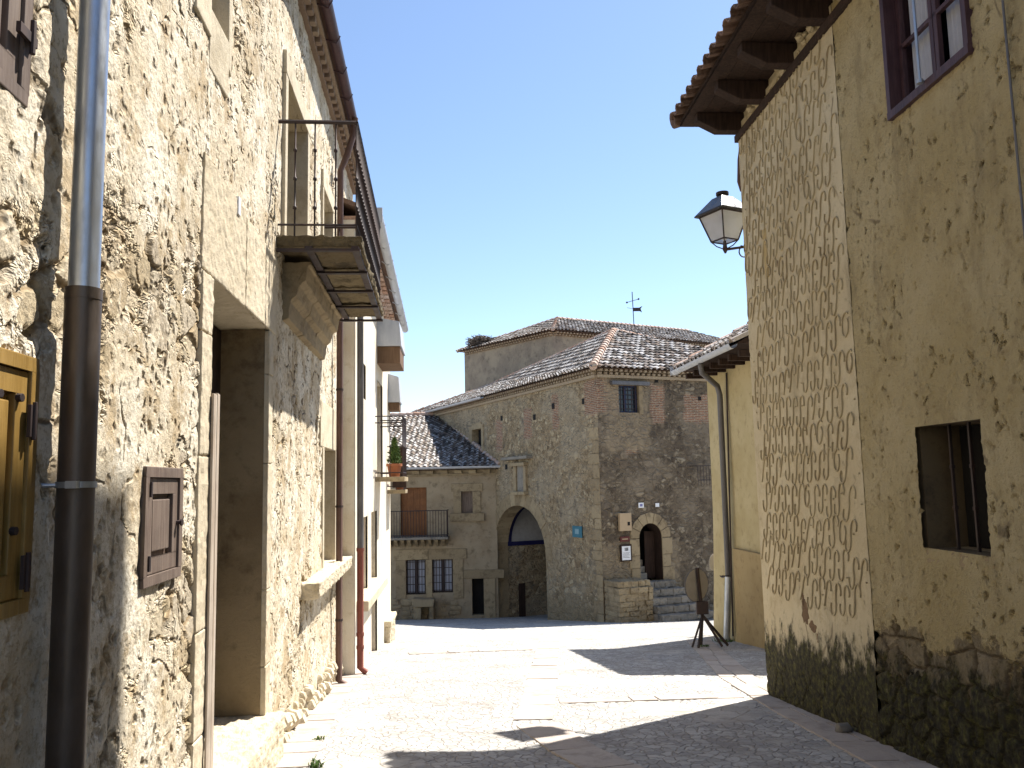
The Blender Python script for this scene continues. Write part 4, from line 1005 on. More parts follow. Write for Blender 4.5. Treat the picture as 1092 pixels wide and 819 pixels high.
p0, p1 = t3(3, 3, EYE + 9.57), t3(6, 3, EYE + 9.4); p2 = t3(3, 15, EYE + 10.0); p3 = t3(6, 15, EYE + 9.9)
rf = MB(); rf.add([a0, a1, a2, a3, p0, p1, p2, p3], [(0, 1, 5), (0, 5, 4), (0, 4, 3), (4, 6, 3), (1, 2, 7, 5), (4, 5, 7, 6), (2, 3, 6, 7), (0, 3, 2, 1)]); rfo = rf.build('roof', MCLAY, TW)
tile_roof('roof_tiles', [[a0, a1, p1], [a0, p1, p0], [a0, a3, p0], [a3, p2, p0]], rfo, sp=.26)
m = MB(); ridge(m, [a0, p0, p1, a1], .12); ridge(m, [p0, p2], .12); m.build('ridge_tiles', MRIDGE, rfo, smooth=True)
m = MB()
for z, o_ in ((-.06, .28), (-.17, .18)): eave_course(m, t3(0, 0, TZ), t3(8.3, 0, TZ), Vector((WTL.n.x, WTL.n.y, 0)), z, .24, o_); eave_course(m, t3(0, 0, TZ), t3(0, 17, TZ + .5), Vector((WTR.n.x, WTR.n.y, 0)), z, .24, o_)
m.build('eave_course', mat_tile_red('tower_eave_brick', (.30, .22, .14), (.38, .29, .19)), TW)
# stork nest
nc = t3(6.9, .25, TZ + .35); ne = thing('bird_nest', nc, 'untidy twig nest on the far left end of the highest roof', 'nest'); m = MB(); rr = random.Random(3)
for k in range(420):
    a = rr.uniform(0, 2 * pi); q = rr.random() ** .5; c = nc + Vector((cos(a) * q * .75, sin(a) * q * .75, rr.uniform(-.15, .5) * (1.1 - q * .5))); d = Vector((rr.uniform(-1, 1), rr.uniform(-1, 1), rr.uniform(-.25, .35))).normalized() * rr.uniform(.15, .4); m.tube([c - d, c, c + d + Vector((0, 0, .04))], [.018, .02, .01], 4)
m.build('twigs', MTWIG, ne)
# weather vane
r = ray(676, 344); k_ = 50.5 / r.y; vb = Vector((0, 0, EYE)) + r * k_ - Vector((0, 0, .3)); vn = thing('weather_vane', vb, 'thin iron weather vane with a swallow tailed flag on the highest roof', 'weather vane')
m = MB(); m.tube([vb, vb + Vector((-.04, 0, 2.2))], .028, 6); m.build('pole', MIRON, vn)
m = MB(); c = vb + Vector((-.02, 0, 1.65)); m.tube([c + Vector((-.38, 0, -.1)), c + Vector((.38, 0, .1))], .018, 6)
for s_ in (-1, 1): m.disc(c + Vector((s_ * .36, 0, s_ * .1)), (0, 1, 0), .06, .03, 10)
m.tube([c + Vector((-.36, 0, -.42)), c + Vector((0, 0, -.5))], .012, 6); m.build('cross_arm', MIRON, vn)
m = MB(); c = vb + Vector((.0, 0, 1.12)); m.prism([c + Vector(p) for p in ((0, 0, -.12), (.38, 0, -.12), (.52, 0, -.2), (.44, 0, .02), (.56, 0, .2), (.36, 0, .1), (0, 0, .1))], (0, .03, 0)); m.build('flag', MIRON, vn)

# ------------------------------------------------------------ FAR HOUSE across the end of the street
FY = 37.25; WF = Wall((-9.5, FY), (GL.pt(9.05, 0).x + .03, FY))
FH = thing('stone_fronted_house', (-2, FY, -4.2), 'shaded brown stone house at street end with long balcony and two barred windows', 'house', 'houses around the street')
FEZ = WF.z(480, 499)
fd = rect(WF, 427, 455, 520, 572, 440); fs_ = rect(WF, 492, 504, 524, 547, 498); g1 = rect(WF, 433, 454, 597, 634, 444); g2 = rect(WF, 461, 483, 595, 632, 472); dk = rect(WF, 503.5, 516, 617, 656, 510)
wall_grid('wall', WF, 0, WF.L, -4.9, FEZ, [fd, fs_, g1, g2, dk], lambda u: .25, lambda z: .25, MFACADE, FH)
m = MB(); m.wb(WF, 0, 7.2, -5, FEZ - .02, -.6, -9); m.build('rear_wing', MFACADE, FH)
for h in (fd, fs_, g1, g2, dk): reveal(WF, h, .35, MASHG, FH)
m = MB(); m.wb(WF, fd[0], fd[1], fd[2], fd[3], -.3, -.22); sh = m.build('balcony_door', MRUST, FH)
m = MB()
for k in range(4):
    a = fd[0] + (fd[1] - fd[0]) * k / 4; b = a + (fd[1] - fd[0]) / 4
    for z0, z1 in ((fd[2] + .06, fd[2] + .7), (fd[2] + .76, fd[2] + 1.3), (fd[2] + 1.36, fd[3] - .06)): m.wb(WF, a + .03, b - .03, z0, z1, -.22, -.20)
m.build('shutter_leaf', MRUST, sh, bevel=.01)
m = MB(); m.wb(WF, fs_[0], fs_[1], fs_[2], fs_[3], -.3, -.2); m.build('window', MBROWN, FH)
m = MB(); m.wb(WF, fs_[0] - .35, fs_[0] - .003, fs_[2], fs_[3] + .0, -.1, .05, .01); m.wb(WF, fs_[1] + .003, fs_[1] + .35, fs_[2], fs_[3], -.1, .05, .01); m.wb(WF, fs_[0] - .45, fs_[1] + .45, fs_[3] + .003, fs_[3] + .35, -.1, .055, .01); m.wb(WF, fs_[0] - .5, fs_[1] + .5, fs_[2] - .35, fs_[2] - .003, -.1, .12, .01); m.split('window_surround', MASHG, FH, bevel=.015)
for h in (g1, g2):
    m = MB(); m.wb(WF, h[0], h[1], h[2], h[3], -.3, -.27); f = m.build('window', MBLACK, FH)
    md = (h[0] + h[1]) / 2; m = MB()
    for a, b in ((h[0] + .05, md - .08), (md + .08, h[1] - .05)): m.wb(WF, a, b, h[2] + .05, h[3] - .05, -.265, -.26)
    m.build('net_curtain', MCURT, f)
    m = MB()
    for a in np.linspace(h[0] + .04, h[1] - .04, 7): m.wb(WF, a - .014, a + .014, h[2], h[3], -.08, -.055)
    for a in np.linspace(h[2] + .1, h[3] - .1, 5): m.wb(WF, h[0], h[1], a - .014, a + .014, -.1, -.081)
    m.wb(WF, md - .05, md + .05, h[2], h[3], -.25, -.2); m.build('grille', MIRON, f)
m = MB(); m.wb(WF, g1[0] - .55, (g1[0] + g2[0]) / 2 + .4, g1[3] + .003, g1[3] + .45, -.1, .06, .01); m.wb(WF, (g1[0] + g2[0]) / 2 + .42, g2[1] + .6, g1[3] + .003, g1[3] + .45, -.1, .055, .01)
for a, b in ((g1[0] - .45, g1[0] - .003), (g1[1] + .003, g2[0] - .003), (g2[1] + .003, g2[1] + .45)): m.wb(WF, a, b, g1[2] - .2, g1[3], -.1, .05, .01)
m.build('stone_surround', MASHG, FH, bevel=.015)
m = MB(); m.wb(WF, dk[0] - .1, dk[1] + .1, dk[2], dk[3], -.6, -.4); m.build('doorway', MBLACK, FH)
m = MB(); m.wb(WF, dk[0] - .35, dk[1] + .9, dk[3] + .003, dk[3] + .38, -.1, .06, .01); m.wb(WF, dk[1] + .003, dk[1] + .5, dk[2] - .5, dk[3], -.1, .05, .01); m.build('door_surround', MASHG, FH, bevel=.015)
# balcony: slab, brackets, railing
a, b = WF.u(405, 572, .6), WF.u(478, 572, .6); zf_ = WF.z(440, 573, .6)
m = MB(); m.wb(WF, a, b, zf_ - .1, zf_, 0, .8, .004); bb = m.build('balcony', MMOSSY, FH, bevel=.01)
m = MB()
for z in (zf_ + 1.12, zf_ + .08): m.tube([WF.pt(a + .04, z, 0), WF.pt(a + .04, z, .76), WF.pt(b - .04, z, .76), WF.pt(b - .04, z, 0)], .022, 6)
m.build('railing', MIRON, bb); P = WF.pt(a + .04, zf_, .4); q = baluster(P, 1.12, MIRON, bb, .012, ())
cpart(q, bb, WF.pt(b - .04, zf_, .4) - P); cpart(q, bb, WF.pt(b - .04, zf_, .6) - P); cpart(q, bb, WF.pt(b - .04, zf_, .2) - P)
nbb = 24
for k in range(nbb + 1): cpart(q, bb, WF.pt(a + .04 + (b - a - .08) * k / nbb, zf_, .76) - P)
m = MB()
for k in range(9): u = a + .3 + (b - a - .6) * k / 8; m.prism([WF.pt(u, zf_ - .12, 0), WF.pt(u, zf_ - .12, .6), WF.pt(u, zf_ - .2, .55), WF.pt(u, zf_ - .45, 0)], (.14, 0, 0))
m.build('corbel', MASHG, bb, bevel=.01)
# cornice, gutter, roof
m = MB(); m.wb(WF, 0, WF.L, FEZ - .35, FEZ - .25, -.1, .09); m.wb(WF, 0, WF.L, FEZ - .1, FEZ, -.1, .3)
u = .1
while u < WF.L - .2: m.wb(WF, u, u + .3, FEZ - .25, FEZ - .1, -.1, .2, .01); u += .62
m.build('cornice', MASHG, FH, bevel=.01)
m = MB(); gutter(m, WF.pt(0, FEZ + .05, .42), WF.pt(WF.L + .2, FEZ + .05, .42), .1, WF.n); m.build('gutter', MZINC, FH, smooth=True)
ry = 44.6; rz = EYE + 3.65; jn = GL.pt(8.7, 0, .1); jr = GL.pt(16.9, 0, .1)
q = [Vector((-9.5, FY - .4, FEZ + .02)), Vector((jn.x + .1, FY - .4, FEZ + .02)), Vector((jr.x + .1, ry, rz)), Vector((-9.5, ry, rz))]
m = MB(); m.add(q + [Vector((-9.5, ry + 8, FEZ)), Vector((-5.5, ry + 8, FEZ))], [(0, 1, 2, 3), (3, 2, 5, 4)]); m.add([q[0] - Vector((0, 0, .12)), q[1] - Vector((0, 0, .12)), q[2] - Vector((0, 0, .12)), q[3] - Vector((0, 0, .12))], [(3, 2, 1, 0)]); rfo = m.build('roof', MCLAY, FH)
tile_roof('roof_tiles', [q], rfo, sp=.25)
m = MB(); ridge(m, [q[3] - Vector((0, .1, 0)), q[2] - Vector((0, .1, 0))], .14); ridge(m, [q[1] + Vector((.05, 0, .03)), q[2] + Vector((.05, 0, .03))], .12); m.build('ridge_tiles', MRIDGE, rfo, smooth=True)
# rubble footing + bench stone + vent
m = MB(); rr = random.Random(13); u = WF.u(418, 640)
while u < dk[0] - .75:
    z = -4.8
    while z < g1[2] - .35:
        l, h = rr.uniform(.25, .55), rr.uniform(.16, .32); m.wb(WF, u, u + l - .03, z, z + h - .025, -.05, .02 + rr.uniform(0, .06), .02); z += h
    u += .42
m.build('rubble_footing', MASHG, FH, bevel=.03)
p = gpt(452, 667); t_ = thing('stone_bench', (p.x, 36.1, p.z), 'rough dark stone seat at the foot of the shaded far house below its barred windows', 'stone bench'); b_ = Vector((WF.pt(WF.u(441, 660), 0).x, 37.2, 0)); gg_ = gz(0, 36.8)
m = MB(); m.box(b_.x, b_.x + .95, 36.55, 37.18, gg_ + .55, gg_ + .85, .03); m.build('seat_slab', MASHG, t_, bevel=.04); m = MB(); m.box(b_.x + .05, b_.x + .38, 36.65, 37.18, gg_ - .3, gg_ + .54, .03); m.box(b_.x + .75, b_.x + .93, 36.65, 37.18, gg_ - .3, gg_ + .54, .02); m.build('base', MASHG, t_, bevel=.04)

# ------------------------------------------------------------ YELLOW HOUSE
WY = Wall((4.39, 18.9), (4.39 + .092 * 3.5, 15.4), flip=False)
if WY.n.x > 0: WY = Wall((4.39, 18.9), (4.39 + .092 * 3.5, 15.4), flip=True)
YY = 0
Y = thing('yellow_house', (5.2, 17, -1.7), 'yellow ochre house with grey downpipe between gate building and scrolled right wall', 'house', 'houses around the street')
YZ = EYE + 2.35
m = MB(); ny, nz_ = 20, 40
ylo = lambda z: .12 * max(0, min(1, (1.2 - z) / 3.0)) ** 1.5      # battered foot
for j in range(nz_ + 1):
    z = -2.3 + (YZ + 2.3) * j / nz_
    for i in range(ny + 1):
        u = WY.L * i / ny + (-.0); m.V.append(tuple(WY.pt(u, z, ylo(z))))
for j in range(nz_):
    for i in range(ny):
        a = j * (ny + 1) + i; q_ = (a, a + 1, a + ny + 2, a + ny + 1); m.F.append(tuple(reversed(q_)) if WY.flip else q_)
m.build('wall', MOCHRE, Y, smooth=True)
m = MB(); m.wb(WY, 0.02, WY.L - .02, -2.4, YZ - .02, -.02, -7); 
m.wb(WY, 0, .02, -2.4, YZ - .02, -7, 0); m.build('rear_wing', MOCHRE, Y)
m = MB(); uu = WY.u(788, 600); m.wb(WY, uu, WY.L - .05, -2.3, WY.z(795, 586) , .01, .13); m.build('lower_render', MOCHRED, Y, bevel=.02)
yo = .62; yl0, yl1 = -.12, WY.L + .15
E0, E1 = WY.pt(yl0, YZ + .1, yo), WY.pt(yl1, YZ + .1, yo); H0, H1 = WY.pt(yl0, YZ + 2.05, -2.9), WY.pt(yl1, YZ + 2.05, -2.9); K0, K1 = WY.pt(yl0, YZ - .1, -7.3), WY.pt(yl1, YZ - .1, -7.3)
m = MB(); m.add([E0, E1, H1, H0, K0, K1], [(0, 1, 2, 3), (3, 2, 5, 4), (0, 3, 4), (1, 5, 2), (0, 4, 5, 1)]); rfo = m.build('roof', MDARK, Y)
tl_ = tile_roof('roof_tiles', [[E0, E1, H1, H0]], rfo, sp=.26, tl=.4, solid=.02)
m = MB(); ridge(m, [E0, H0], .12); ridge(m, [H0, H1], .12); m.build('ridge_tiles', MRIDGE, rfo, smooth=True)
m = MB()
for k in range(7): u = .1 + k * .55; m.wb(WY, u, u + .1, YZ - .12, YZ + .0, -.2, yo - .1)
m.split('rafter', MDARK, Y, bevel=.01)
m = MB(); gutter(m, WY.pt(yl0 - .05, YZ + .09, yo + .07), WY.pt(yl1, YZ + .09, yo + .07), .085, WY.n)
m.wb(WY, yl0 - .06, yl0 - .04, YZ + .0, YZ + .18, yo - .02, yo + .16); m.build('gutter', MZINC, Y, smooth=True)
pu_ = WY.u(771, 470, .12); gy = gz(0, 17.5)
m = MB(); p_ = [WY.pt(pu_ + .45, YZ + .0, yo + .05), WY.pt(pu_ + .42, YZ - .18, yo + .02), WY.pt(pu_ + .05, YZ - .42, .2), WY.pt(pu_, YZ - .6, .14), WY.pt(pu_, -.45, .15)]
m.tube(p_, .06, 14); dp = m.build('downpipe', MPAINT, Y, smooth=True)
m = MB(); m.tube([WY.pt(pu_, -.4, .15), WY.pt(pu_, gy + .1, .24), WY.pt(pu_, gy - .05, .24)], .068, 14); m.build('pipe_sleeve', MGALV, dp, smooth=True)
m = MB(); m.tube([WY.pt(pu_ + .13, YZ - .15, .02), WY.pt(pu_ + .13, gy + .1, .16)], .018, 6); m.build('cable', MIRON, Y)
print('yellow', WY.L, pu_, WY.pt(pu_, 0))

# ------------------------------------------------------------ RIGHT HOUSE with sgraffito
RX = lambda y: 3.64 - .060 * y
WR = Wall((RX(10.5), 10.5), (RX(-4), -4), flip=False)
if WR.n.x > 0: WR = Wall((RX(10.5), 10.5), (RX(-4), -4), flip=True)
RH = thing('ochre_house', (4, 6, gz(0, 6)), 'shaded ochre house on the near right with scrolled plaster and deep timber eaves', 'house', 'houses around the street')
RZ = EYE + 4.42
ue = WR.u(913, 380)
lw = rect(WR, 980, 1050, 452, 584, 980); lw = (WR.u(1052, 515), WR.u(981, 515), WR.z(981, 583), WR.z(981, 455)); lw = (min(lw[:2]), max(lw[:2]), lw[2], lw[3])
uw2 = (WR.u(951, 60), WR.u(1032, 30), WR.z(951, 122), WR.z(951, 122) + 1.15)
print('R', ue, lw, uw2, RZ)
sr = lambda u: .022 if u < 5.6 else .3
wall_grid('sgraffito_panel', WR, 0, ue, -1.35, RZ + .12, [], sr, lambda z: .025, MR2, RH, wo=.015)
wall_grid('wall', WR, ue, WR.L, -1.35, RZ + .12, [lw, uw2], sr, lambda z: .022, MR1, RH)
m = MB(); m.wb(WR, 0.05, WR.L, -1.5, RZ, -.8, -7); m.prism([WR.pt(.02, -1.5, 0), WR.pt(.02, -1.5, -.8), WR.pt(.02, RZ + .1, -.8), WR.pt(.02, RZ + .1, 0)], tuple(WR.pt(.05, 0) - WR.pt(.02, 0)))
m.build('rear_wing', MOCHRE, RH)
# rounded corner strip
m = MB(); m.wb(WR, -.005, .04, -1.4, RZ, -.3, .0); m.build('corner_strip', MR2, RH, bevel=.01)
# sgraffito scrolls
m = MB(); rr = random.Random(21)
base_s = [(.085, .035), (.088, .075), (.062, .112), (.025, .118), (.0, .085), (-.004, .04), (.0, -.005), (.002, -.05), (-.008, -.095), (-.038, -.12), (-.07, -.108), (-.085, -.07), (-.08, -.035)]
base_u = [(.07, .03), (.07, .08), (.04, .112), (.005, .10), (-.018, .055), (-.03, .0), (-.045, -.055), (-.06, -.10)]
base_c = [(.05, .10), (.015, .115), (-.03, .09), (-.045, .035), (-.03, -.03), (.01, -.055), (.045, -.025), (.055, .03), (.035, .07)]
def stroke(m, pts, wd):
    sr_ = random.random()
    n = len(pts); L = []
    for i in range(n):
        a = Vector(pts[max(0, i - 1)]); b = Vector(pts[min(n - 1, i + 1)]); t = (b - a).normalized(); nn_ = Vector((-t.y, t.x)); f = .35 + .65 * sin(pi * (i + .6) / (n + .2)); f *= wd
        p = Vector(pts[i]); L.append((p + nn_ * f, p - nn_ * f))
    for i in range(n - 1):
        q = [L[i][0], L[i + 1][0], L[i + 1][1], L[i][1]]
        m.hexa([tuple(WR.pt(a.x, a.y, -.01)) for a in q] + [tuple(WR.pt(a.x, a.y, .0275)) for a in q], sr_)
def smooth_pts(p, k=3):
    out = []
    for i in range(len(p) - 1):
        p0, p1, p2, p3 = (Vector(p[max(0, min(len(p) - 1, i + d))]) for d in (-1, 0, 1, 2))
        for j in range(k):
            t = j / k; out.append(.5 * ((2 * p1) + (p2 - p0) * t + (2 * p0 - 5 * p1 + 4 * p2 - p3) * t * t + (3 * p1 - p0 - 3 * p2 + p3) * t ** 3))
    return out + [Vector(p[-1])]
z = .42; row = 0
while z < RZ - .1:
    u = .09 + (row % 2) * .05; 
    while u < ue - .07:
        ty_ = rr.random(); bs = base_s if ty_ < .72 else (base_u if ty_ < .93 else base_c); mir = -1; sc_ = rr.uniform(1.15, 1.38); sh_ = rr.uniform(-.32, -.05); w = rr.uniform(.006, .0095)
        dz_ = rr.uniform(-.035, .035); pts = [(u + rr.uniform(-.005, .005) - (x * mir + y_ * sh_) * sc_, z + dz_ + y_ * sc_ * 1.05) for x, y_ in bs]
        if all(.02 < p[0] < ue - .02 for p in pts): stroke(m, smooth_pts(pts), w)
        if rr.random() < .35:
            q0 = (u + .06, z + rr.uniform(-.1, .1)); m.tube([WR.pt(q0[0], q0[1], 0), WR.pt(q0[0], q0[1], .028)], .008, 6)
        u += rr.uniform(.18, .215)
    z += rr.uniform(.30, .35); row += 1
mg_ = M('scroll_groove_plaster'); mg_ = mg_.fin(mg_.mix(mg_.mr(mg_.noise(mg_.P, 2.5, 6, .7), .4, .6), mg_.mix(mg_.attr('rnd'), (.33, .26, .155), (.41, .335, .205)), (.46, .385, .245)), .95)
m.build('scroll_relief', mg_, RH)
# damage in the plaster
def blotch(w, u, z, su_, sz_, mat, parent, name, out=.012, seed=1):
    rr = random.Random(seed); m = MB(); pts = []
    for k in range(18):
        a = 2 * pi * k / 18; f = rr.uniform(.65, 1.15); pts.append(w.pt(u + cos(a) * su_ * f, z + sin(a) * sz_ * f, -.05))
    m.prism(pts, tuple(Vector((w.n.x, w.n.y, 0)) * (.05 + out))); return m.build(name, mat, parent, bevel=.006)
MHOLE = mat_stone('bare_rubble_core', (.16, .10, .055), (.22, .14, .08), (.07, .045, .03), .03)
for (px, py, a, b, sd) in ((860, 652, .10, .15, 1), (868, 668, .09, .06, 2), (874, 680, .04, .06, 3), (831, 283, .02, .07, 4), (811, 378, .03, .04, 5), (858, 640, .035, .09, 7)):
    u, z = WR.uz(px, py); blotch(WR, u, z, a, b, MHOLE, RH, 'plaster_hole', .018, sd)
u, z = WR.uz(818, 275); m = MB(); m.wb(WR, u - .05, u + .05, z - .25, z + .35, -.02, .019, .015); m.build('plaster_patch', mat_flat('ochre_patch', (.44, .33, .155), .9), RH, bevel=.004)
# lower barred window
reveal(WR, lw, .36, mat_stone('shade_dark_reveal_plaster', (.16, .115, .065), (.12, .09, .05), (.06, .045, .03)), RH, 'window_reveal'); m = MB(); m.wb(WR, lw[0], lw[1], lw[2], lw[3], -.42, -.36); f = m.build('window', MBLACK, RH)  # reveal coloured dark to stand for the shade in the recess
m = MB()
for k, fr_ in enumerate((.25, .55, .82)):
    u = lw[0] + (lw[1] - lw[0]) * (1 - fr_) ; u = lw[1] - (lw[1] - lw[0]) * (1 - fr_)
    m.wb(WR, u - .011, u + .011, lw[2] - .02, lw[3] + .02, -.16, -.138)
for z in (lw[2] + (lw[3] - lw[2]) * .33, lw[2] + (lw[3] - lw[2]) * .66):
    for fr_ in (.25, .55, .82): u = lw[1] - (lw[1] - lw[0]) * (1 - fr_); m.wb(WR, u - .016, u + .016, z - .014, z + .014, -.165, -.133)
m.build('window_bar', MIRON, f, bevel=.003)
m = MB(); m.wb(WR, lw[0] - .02, lw[1] + .02, lw[2] - .12, lw[2] - .004, -.36, .006, .004); m.build('window_sill', MASHG, RH, bevel=.01)
# upper window
u0, u1, z0, z1 = uw2; m = MB(); f = .055
m.wb(WR, u0 - f, u1 + f, z0 - f * 1.2, z0, -.3, .05); m.wb(WR, u0 - f, u1 + f, z1, z1 + f, -.3, .04); m.wb(WR, u0 - f, u0, z0, z1, -.3, .045); m.wb(WR, u1, u1 + f, z0, z1, -.3, .045)
uf = m.build('window', MPLUM, RH, bevel=.006); md = (u0 + u1) / 2
m = MB(); m.wb(WR, u0, u1, z0, z1, -.3, -.28); m.build('pane', MGLASS, uf)
m = MB(); st2 = .05
for a, b in ((u0 + .004, md - .004), (md + .004, u1 - .004)):
    m.wb(WR, a, a + st2, z0 + .004, z1, -.10, -.06); m.wb(WR, b - st2, b, z0 + .004, z1, -.10, -.06); m.wb(WR, a, b, z0 + .004, z0 + .07, -.10, -.055); m.wb(WR, a, b, z0 + .52, z0 + .555, -.10, -.06)
m.build('sash', MPLUM, uf, bevel=.004)
m = MB(); n = 40
for a, b in ((u0 + .06, md - .05), (md + .05, u1 - .06)):
    pts = [];
    for k in range(n + 1): u = a + (b - a) * k / n; pts.append((u, -.15 + .012 * sin(k * 1.1)))
    for k in range(n): m.add([WR.pt(pts[k][0], z0 + .07, pts[k][1]), WR.pt(pts[k + 1][0], z0 + .07, pts[k + 1][1]), WR.pt(pts[k + 1][0], z1, pts[k + 1][1]), WR.pt(pts[k][0], z1, pts[k][1])], [(0, 1, 2, 3)])
m.build('net_curtain', MCURT, uf, smooth=True)
m = MB(); q = WR.pt(md, z0 + .0, .08); m.tube([q, WR.pt(md, z1, .08)], .012, 8); m.disc(q, (0, 0, 1), .025, .03, 12); m.tube([q, WR.pt(md, z0, -.06)], .01, 6); m.build('espagnolette', MGALV, uf)
# cable at far right
m = MB(); u = WR.u(1083, 130, .02)
m.tube([WR.pt(u, 5.9, .03), WR.pt(u, 2.9, .03)], .008, 6); m.build('cable', MPAINT, RH)
# eaves: wall plate, timber brackets, boards, tiles
ro = .70
m = MB(); m.wb(WR, -.05, WR.L, RZ - .09, RZ + .0, -.3, .05); m.build('wall_plate', MDARK, RH, bevel=.008)
uy = lambda yv: (10.5 - yv) / abs(WR.d.y)
ks = [-.02, .86, 1.72, 2.6, 3.5, 4.4, 5.3, 6.2]
def bracket(u):
    m = MB(); w_ = .16
    pr_ = [(-.3, RZ + .005), (ro - .38, RZ + .005), (ro - .12, RZ + .14), (ro - .12, RZ + .24), (-.3, RZ + .24)]
    m.prism([WR.pt(u, z, w2) for w2, z in pr_], tuple(WR.pt(w_, 0) - WR.pt(0, 0))); return m.build('eave_bracket', MDARK, RH, bevel=.012)
b0 = bracket(ks[0])
for k in ks[1:]: cpart(b0, RH, WR.pt(k, 0) - WR.pt(ks[0], 0))
m = MB(); x = -.10
while x < ro: m.wb(WR, -.32, WR.L, RZ + .245 , RZ + .27, x, min(x + .19, ro - .02)); x += .195
m.build('eave_boards', MDARK, RH)
# broken plaster between the brackets
m = MB(); rr = random.Random(6)
for k in range(60):
    u = rr.uniform(.15, 5.5); s_ = rr.uniform(.04, .12); z = RZ + rr.uniform(.03, .2)
    if min(abs(u - q - .08) for q in ks) < .14: continue
    P = WR.pt(u, z, rr.uniform(-.02, .05)); m.tube([P + Vector((0, -s_ * .5, 0)), P, P + Vector((0, s_ * .5, .01))], [s_ * .2, s_ * .55, s_ * .2], 6)
m.wb(WR, .0, WR.L, RZ + .0, RZ + .245, -.3, -.03); m.build('eave_infill', MR2, RH)
E0, E1 = WR.pt(-.34, RZ + .29, ro), WR.pt(WR.L, RZ + .29, ro); H0, H1 = WR.pt(-.34, RZ + 1.6, -3.2), WR.pt(WR.L, RZ + 1.6, -3.2); K0, K1 = WR.pt(-.34, RZ + .2, -7.4), WR.pt(WR.L, RZ + .2, -7.4)
m = MB(); m.add([E0, E1, H1, H0, K0, K1], [(0, 1, 2, 3), (3, 2, 5, 4), (0, 3, 4), (0, 4, 5, 1)]); rfo = m.build('roof', MDARK, RH)
tile_roof('roof_tiles', [[E0 - Vector((.0, 0, .0)), E1, H1, H0]], rfo, mat=MCLAY, sp=.25, tl=.4, solid=.018)
m = MB(); ridge(m, [E0 + Vector((-.05, 0, 0)), H0], .11); m.build('ridge_tiles', MCLAY, rfo, smooth=True)
# attic storey standing back on the roof (its shadow falls on the left wall)
m = MB(); y1 = 9.0; x0 = 3.35
m.hexa([(x0, 3.6, 5.8), (x0 + 3, 3.6, 5.8), (x0 + 3, y1, 5.8), (x0, y1, 5.8), (x0, 3.6, 12.3), (x0 + 3, 3.6, 12.3), (x0 + 3, y1, 12.8), (x0, y1, 12.8)]); m.build('attic', MOCHRE, RH)
# iron fitting by the corner below the eave
m = MB(); q = WR.pt(-.06, RZ, -.05); m.tube([q + Vector((0, 0, -.1)), q + Vector((-.03, .02, -.3)), q + Vector((-.05, .02, -.6)), q + Vector((-.02, .02, -.72))], .03, 8); m.build('rainwater_spout', MBRP, RH, smooth=True)

# ------------------------------------------------------------ street lantern
lc_r = ray(772, 240); ly = 11.05; lc = Vector((0, 0, EYE)) + lc_r * (ly / lc_r.y)
def zpy(py): r = ray(772, py); return EYE + r.z * ly / r.y
zt_, ze_, zg_, zb_ = zpy(204), zpy(232), zpy(236), zpy(263)
print('lamp', lc, zt_, ze_, zb_)
LA = thing('street_lamp', (lc.x, lc.y, zb_), 'black framed wall lantern with milky glass at the corner of the ochre house', 'street lamp')
rt = Matrix.Rotation(R(28), 3, 'Z')
def sq(h, z): return [rt @ Vector((a * h, b * h, 0)) + Vector((lc.x, lc.y, z)) for a, b in ((-1, -1), (1, -1), (1, 1), (-1, 1))]
zroof = zpy(226); zpeak = zpy(211); zbase = zpy(257)
m = MB(); b_, t_ = sq(.27, zroof - .02), sq(.10, zpeak); m.hexa([tuple(p) for p in b_ + t_]); m.hexa([tuple(p) for p in sq(.275, zroof - .045) + sq(.275, zroof - .021)]); m.build('lantern_roof', mat_metal('lamp_black_paint', (.03, .028, .03), (.06, .055, .055), .3, .4), LA, bevel=.006)
m = MB(); m.tube([Vector((lc.x, lc.y, zpeak - .01)), Vector((lc.x, lc.y, zpeak + .03)), Vector((lc.x, lc.y, zpeak + .035)), Vector((lc.x, lc.y, zpeak + .075)), Vector((lc.x, lc.y, zpeak + .085))], [.05, .05, .085, .085, .05], 14); m.build('finial', MIRON, LA, smooth=True)
A1, A0 = sq(.225, zroof - .05), sq(.125, zbase)
m = MB()
for k in range(4): m.tube([A1[k], A0[k]], .010, 6); m.tube([A0[k], A0[(k + 1) % 4]], .010, 6); m.tube([A1[k], A1[(k + 1) % 4]], .010, 6)
m.build('frame', MIRON, LA)
g0, g1_ = sq(.22, zroof - .052), sq(.121, zbase + .004)
for k in range(4):
    m = MB(); a, b, c, d = g1_[k], g1_[(k + 1) % 4], g0[(k + 1) % 4], g0[k]; nn_ = (b - a).cross(d - a).normalized() * -.005; m.prism([a, b, c, d], nn_); m.build('glass_pane', MMILK, LA)
m = MB(); bt = Vector((lc.x, lc.y, zbase - .12))
for k in range(4): m.tube([A0[k], A0[k].lerp(bt, .4) + Vector((0, 0, -.02)), bt], .008, 6)
m.tube([bt + Vector((0, 0, -.05)), bt, bt + Vector((0, 0, .12))], [.012, .035, .02], 8)
wp = WR.pt(-.0, 0, -.45); w_at = Vector((wp.x, wp.y + .02, bt.z + .02))
m.tube([bt, bt.lerp(w_at, .5) + Vector((0, .02, -.03)), w_at], .018, 8)
cr = []
for k in range(15): a = k / 14 * 1.6 * pi; cr.append(bt.lerp(w_at, .35) + Vector((cos(a) * .06, 0, -.09 + sin(a) * .07)))
m.tube(cr, .009, 6); m.tube([w_at + Vector((0, 0, -.25)), w_at + Vector((0, 0, .2))], .02, 8); m.tube([w_at + Vector((0, 0, -.22)), bt.lerp(w_at, .3)], .010, 6)
m.build('bracket', MIRON, LA, smooth=True)
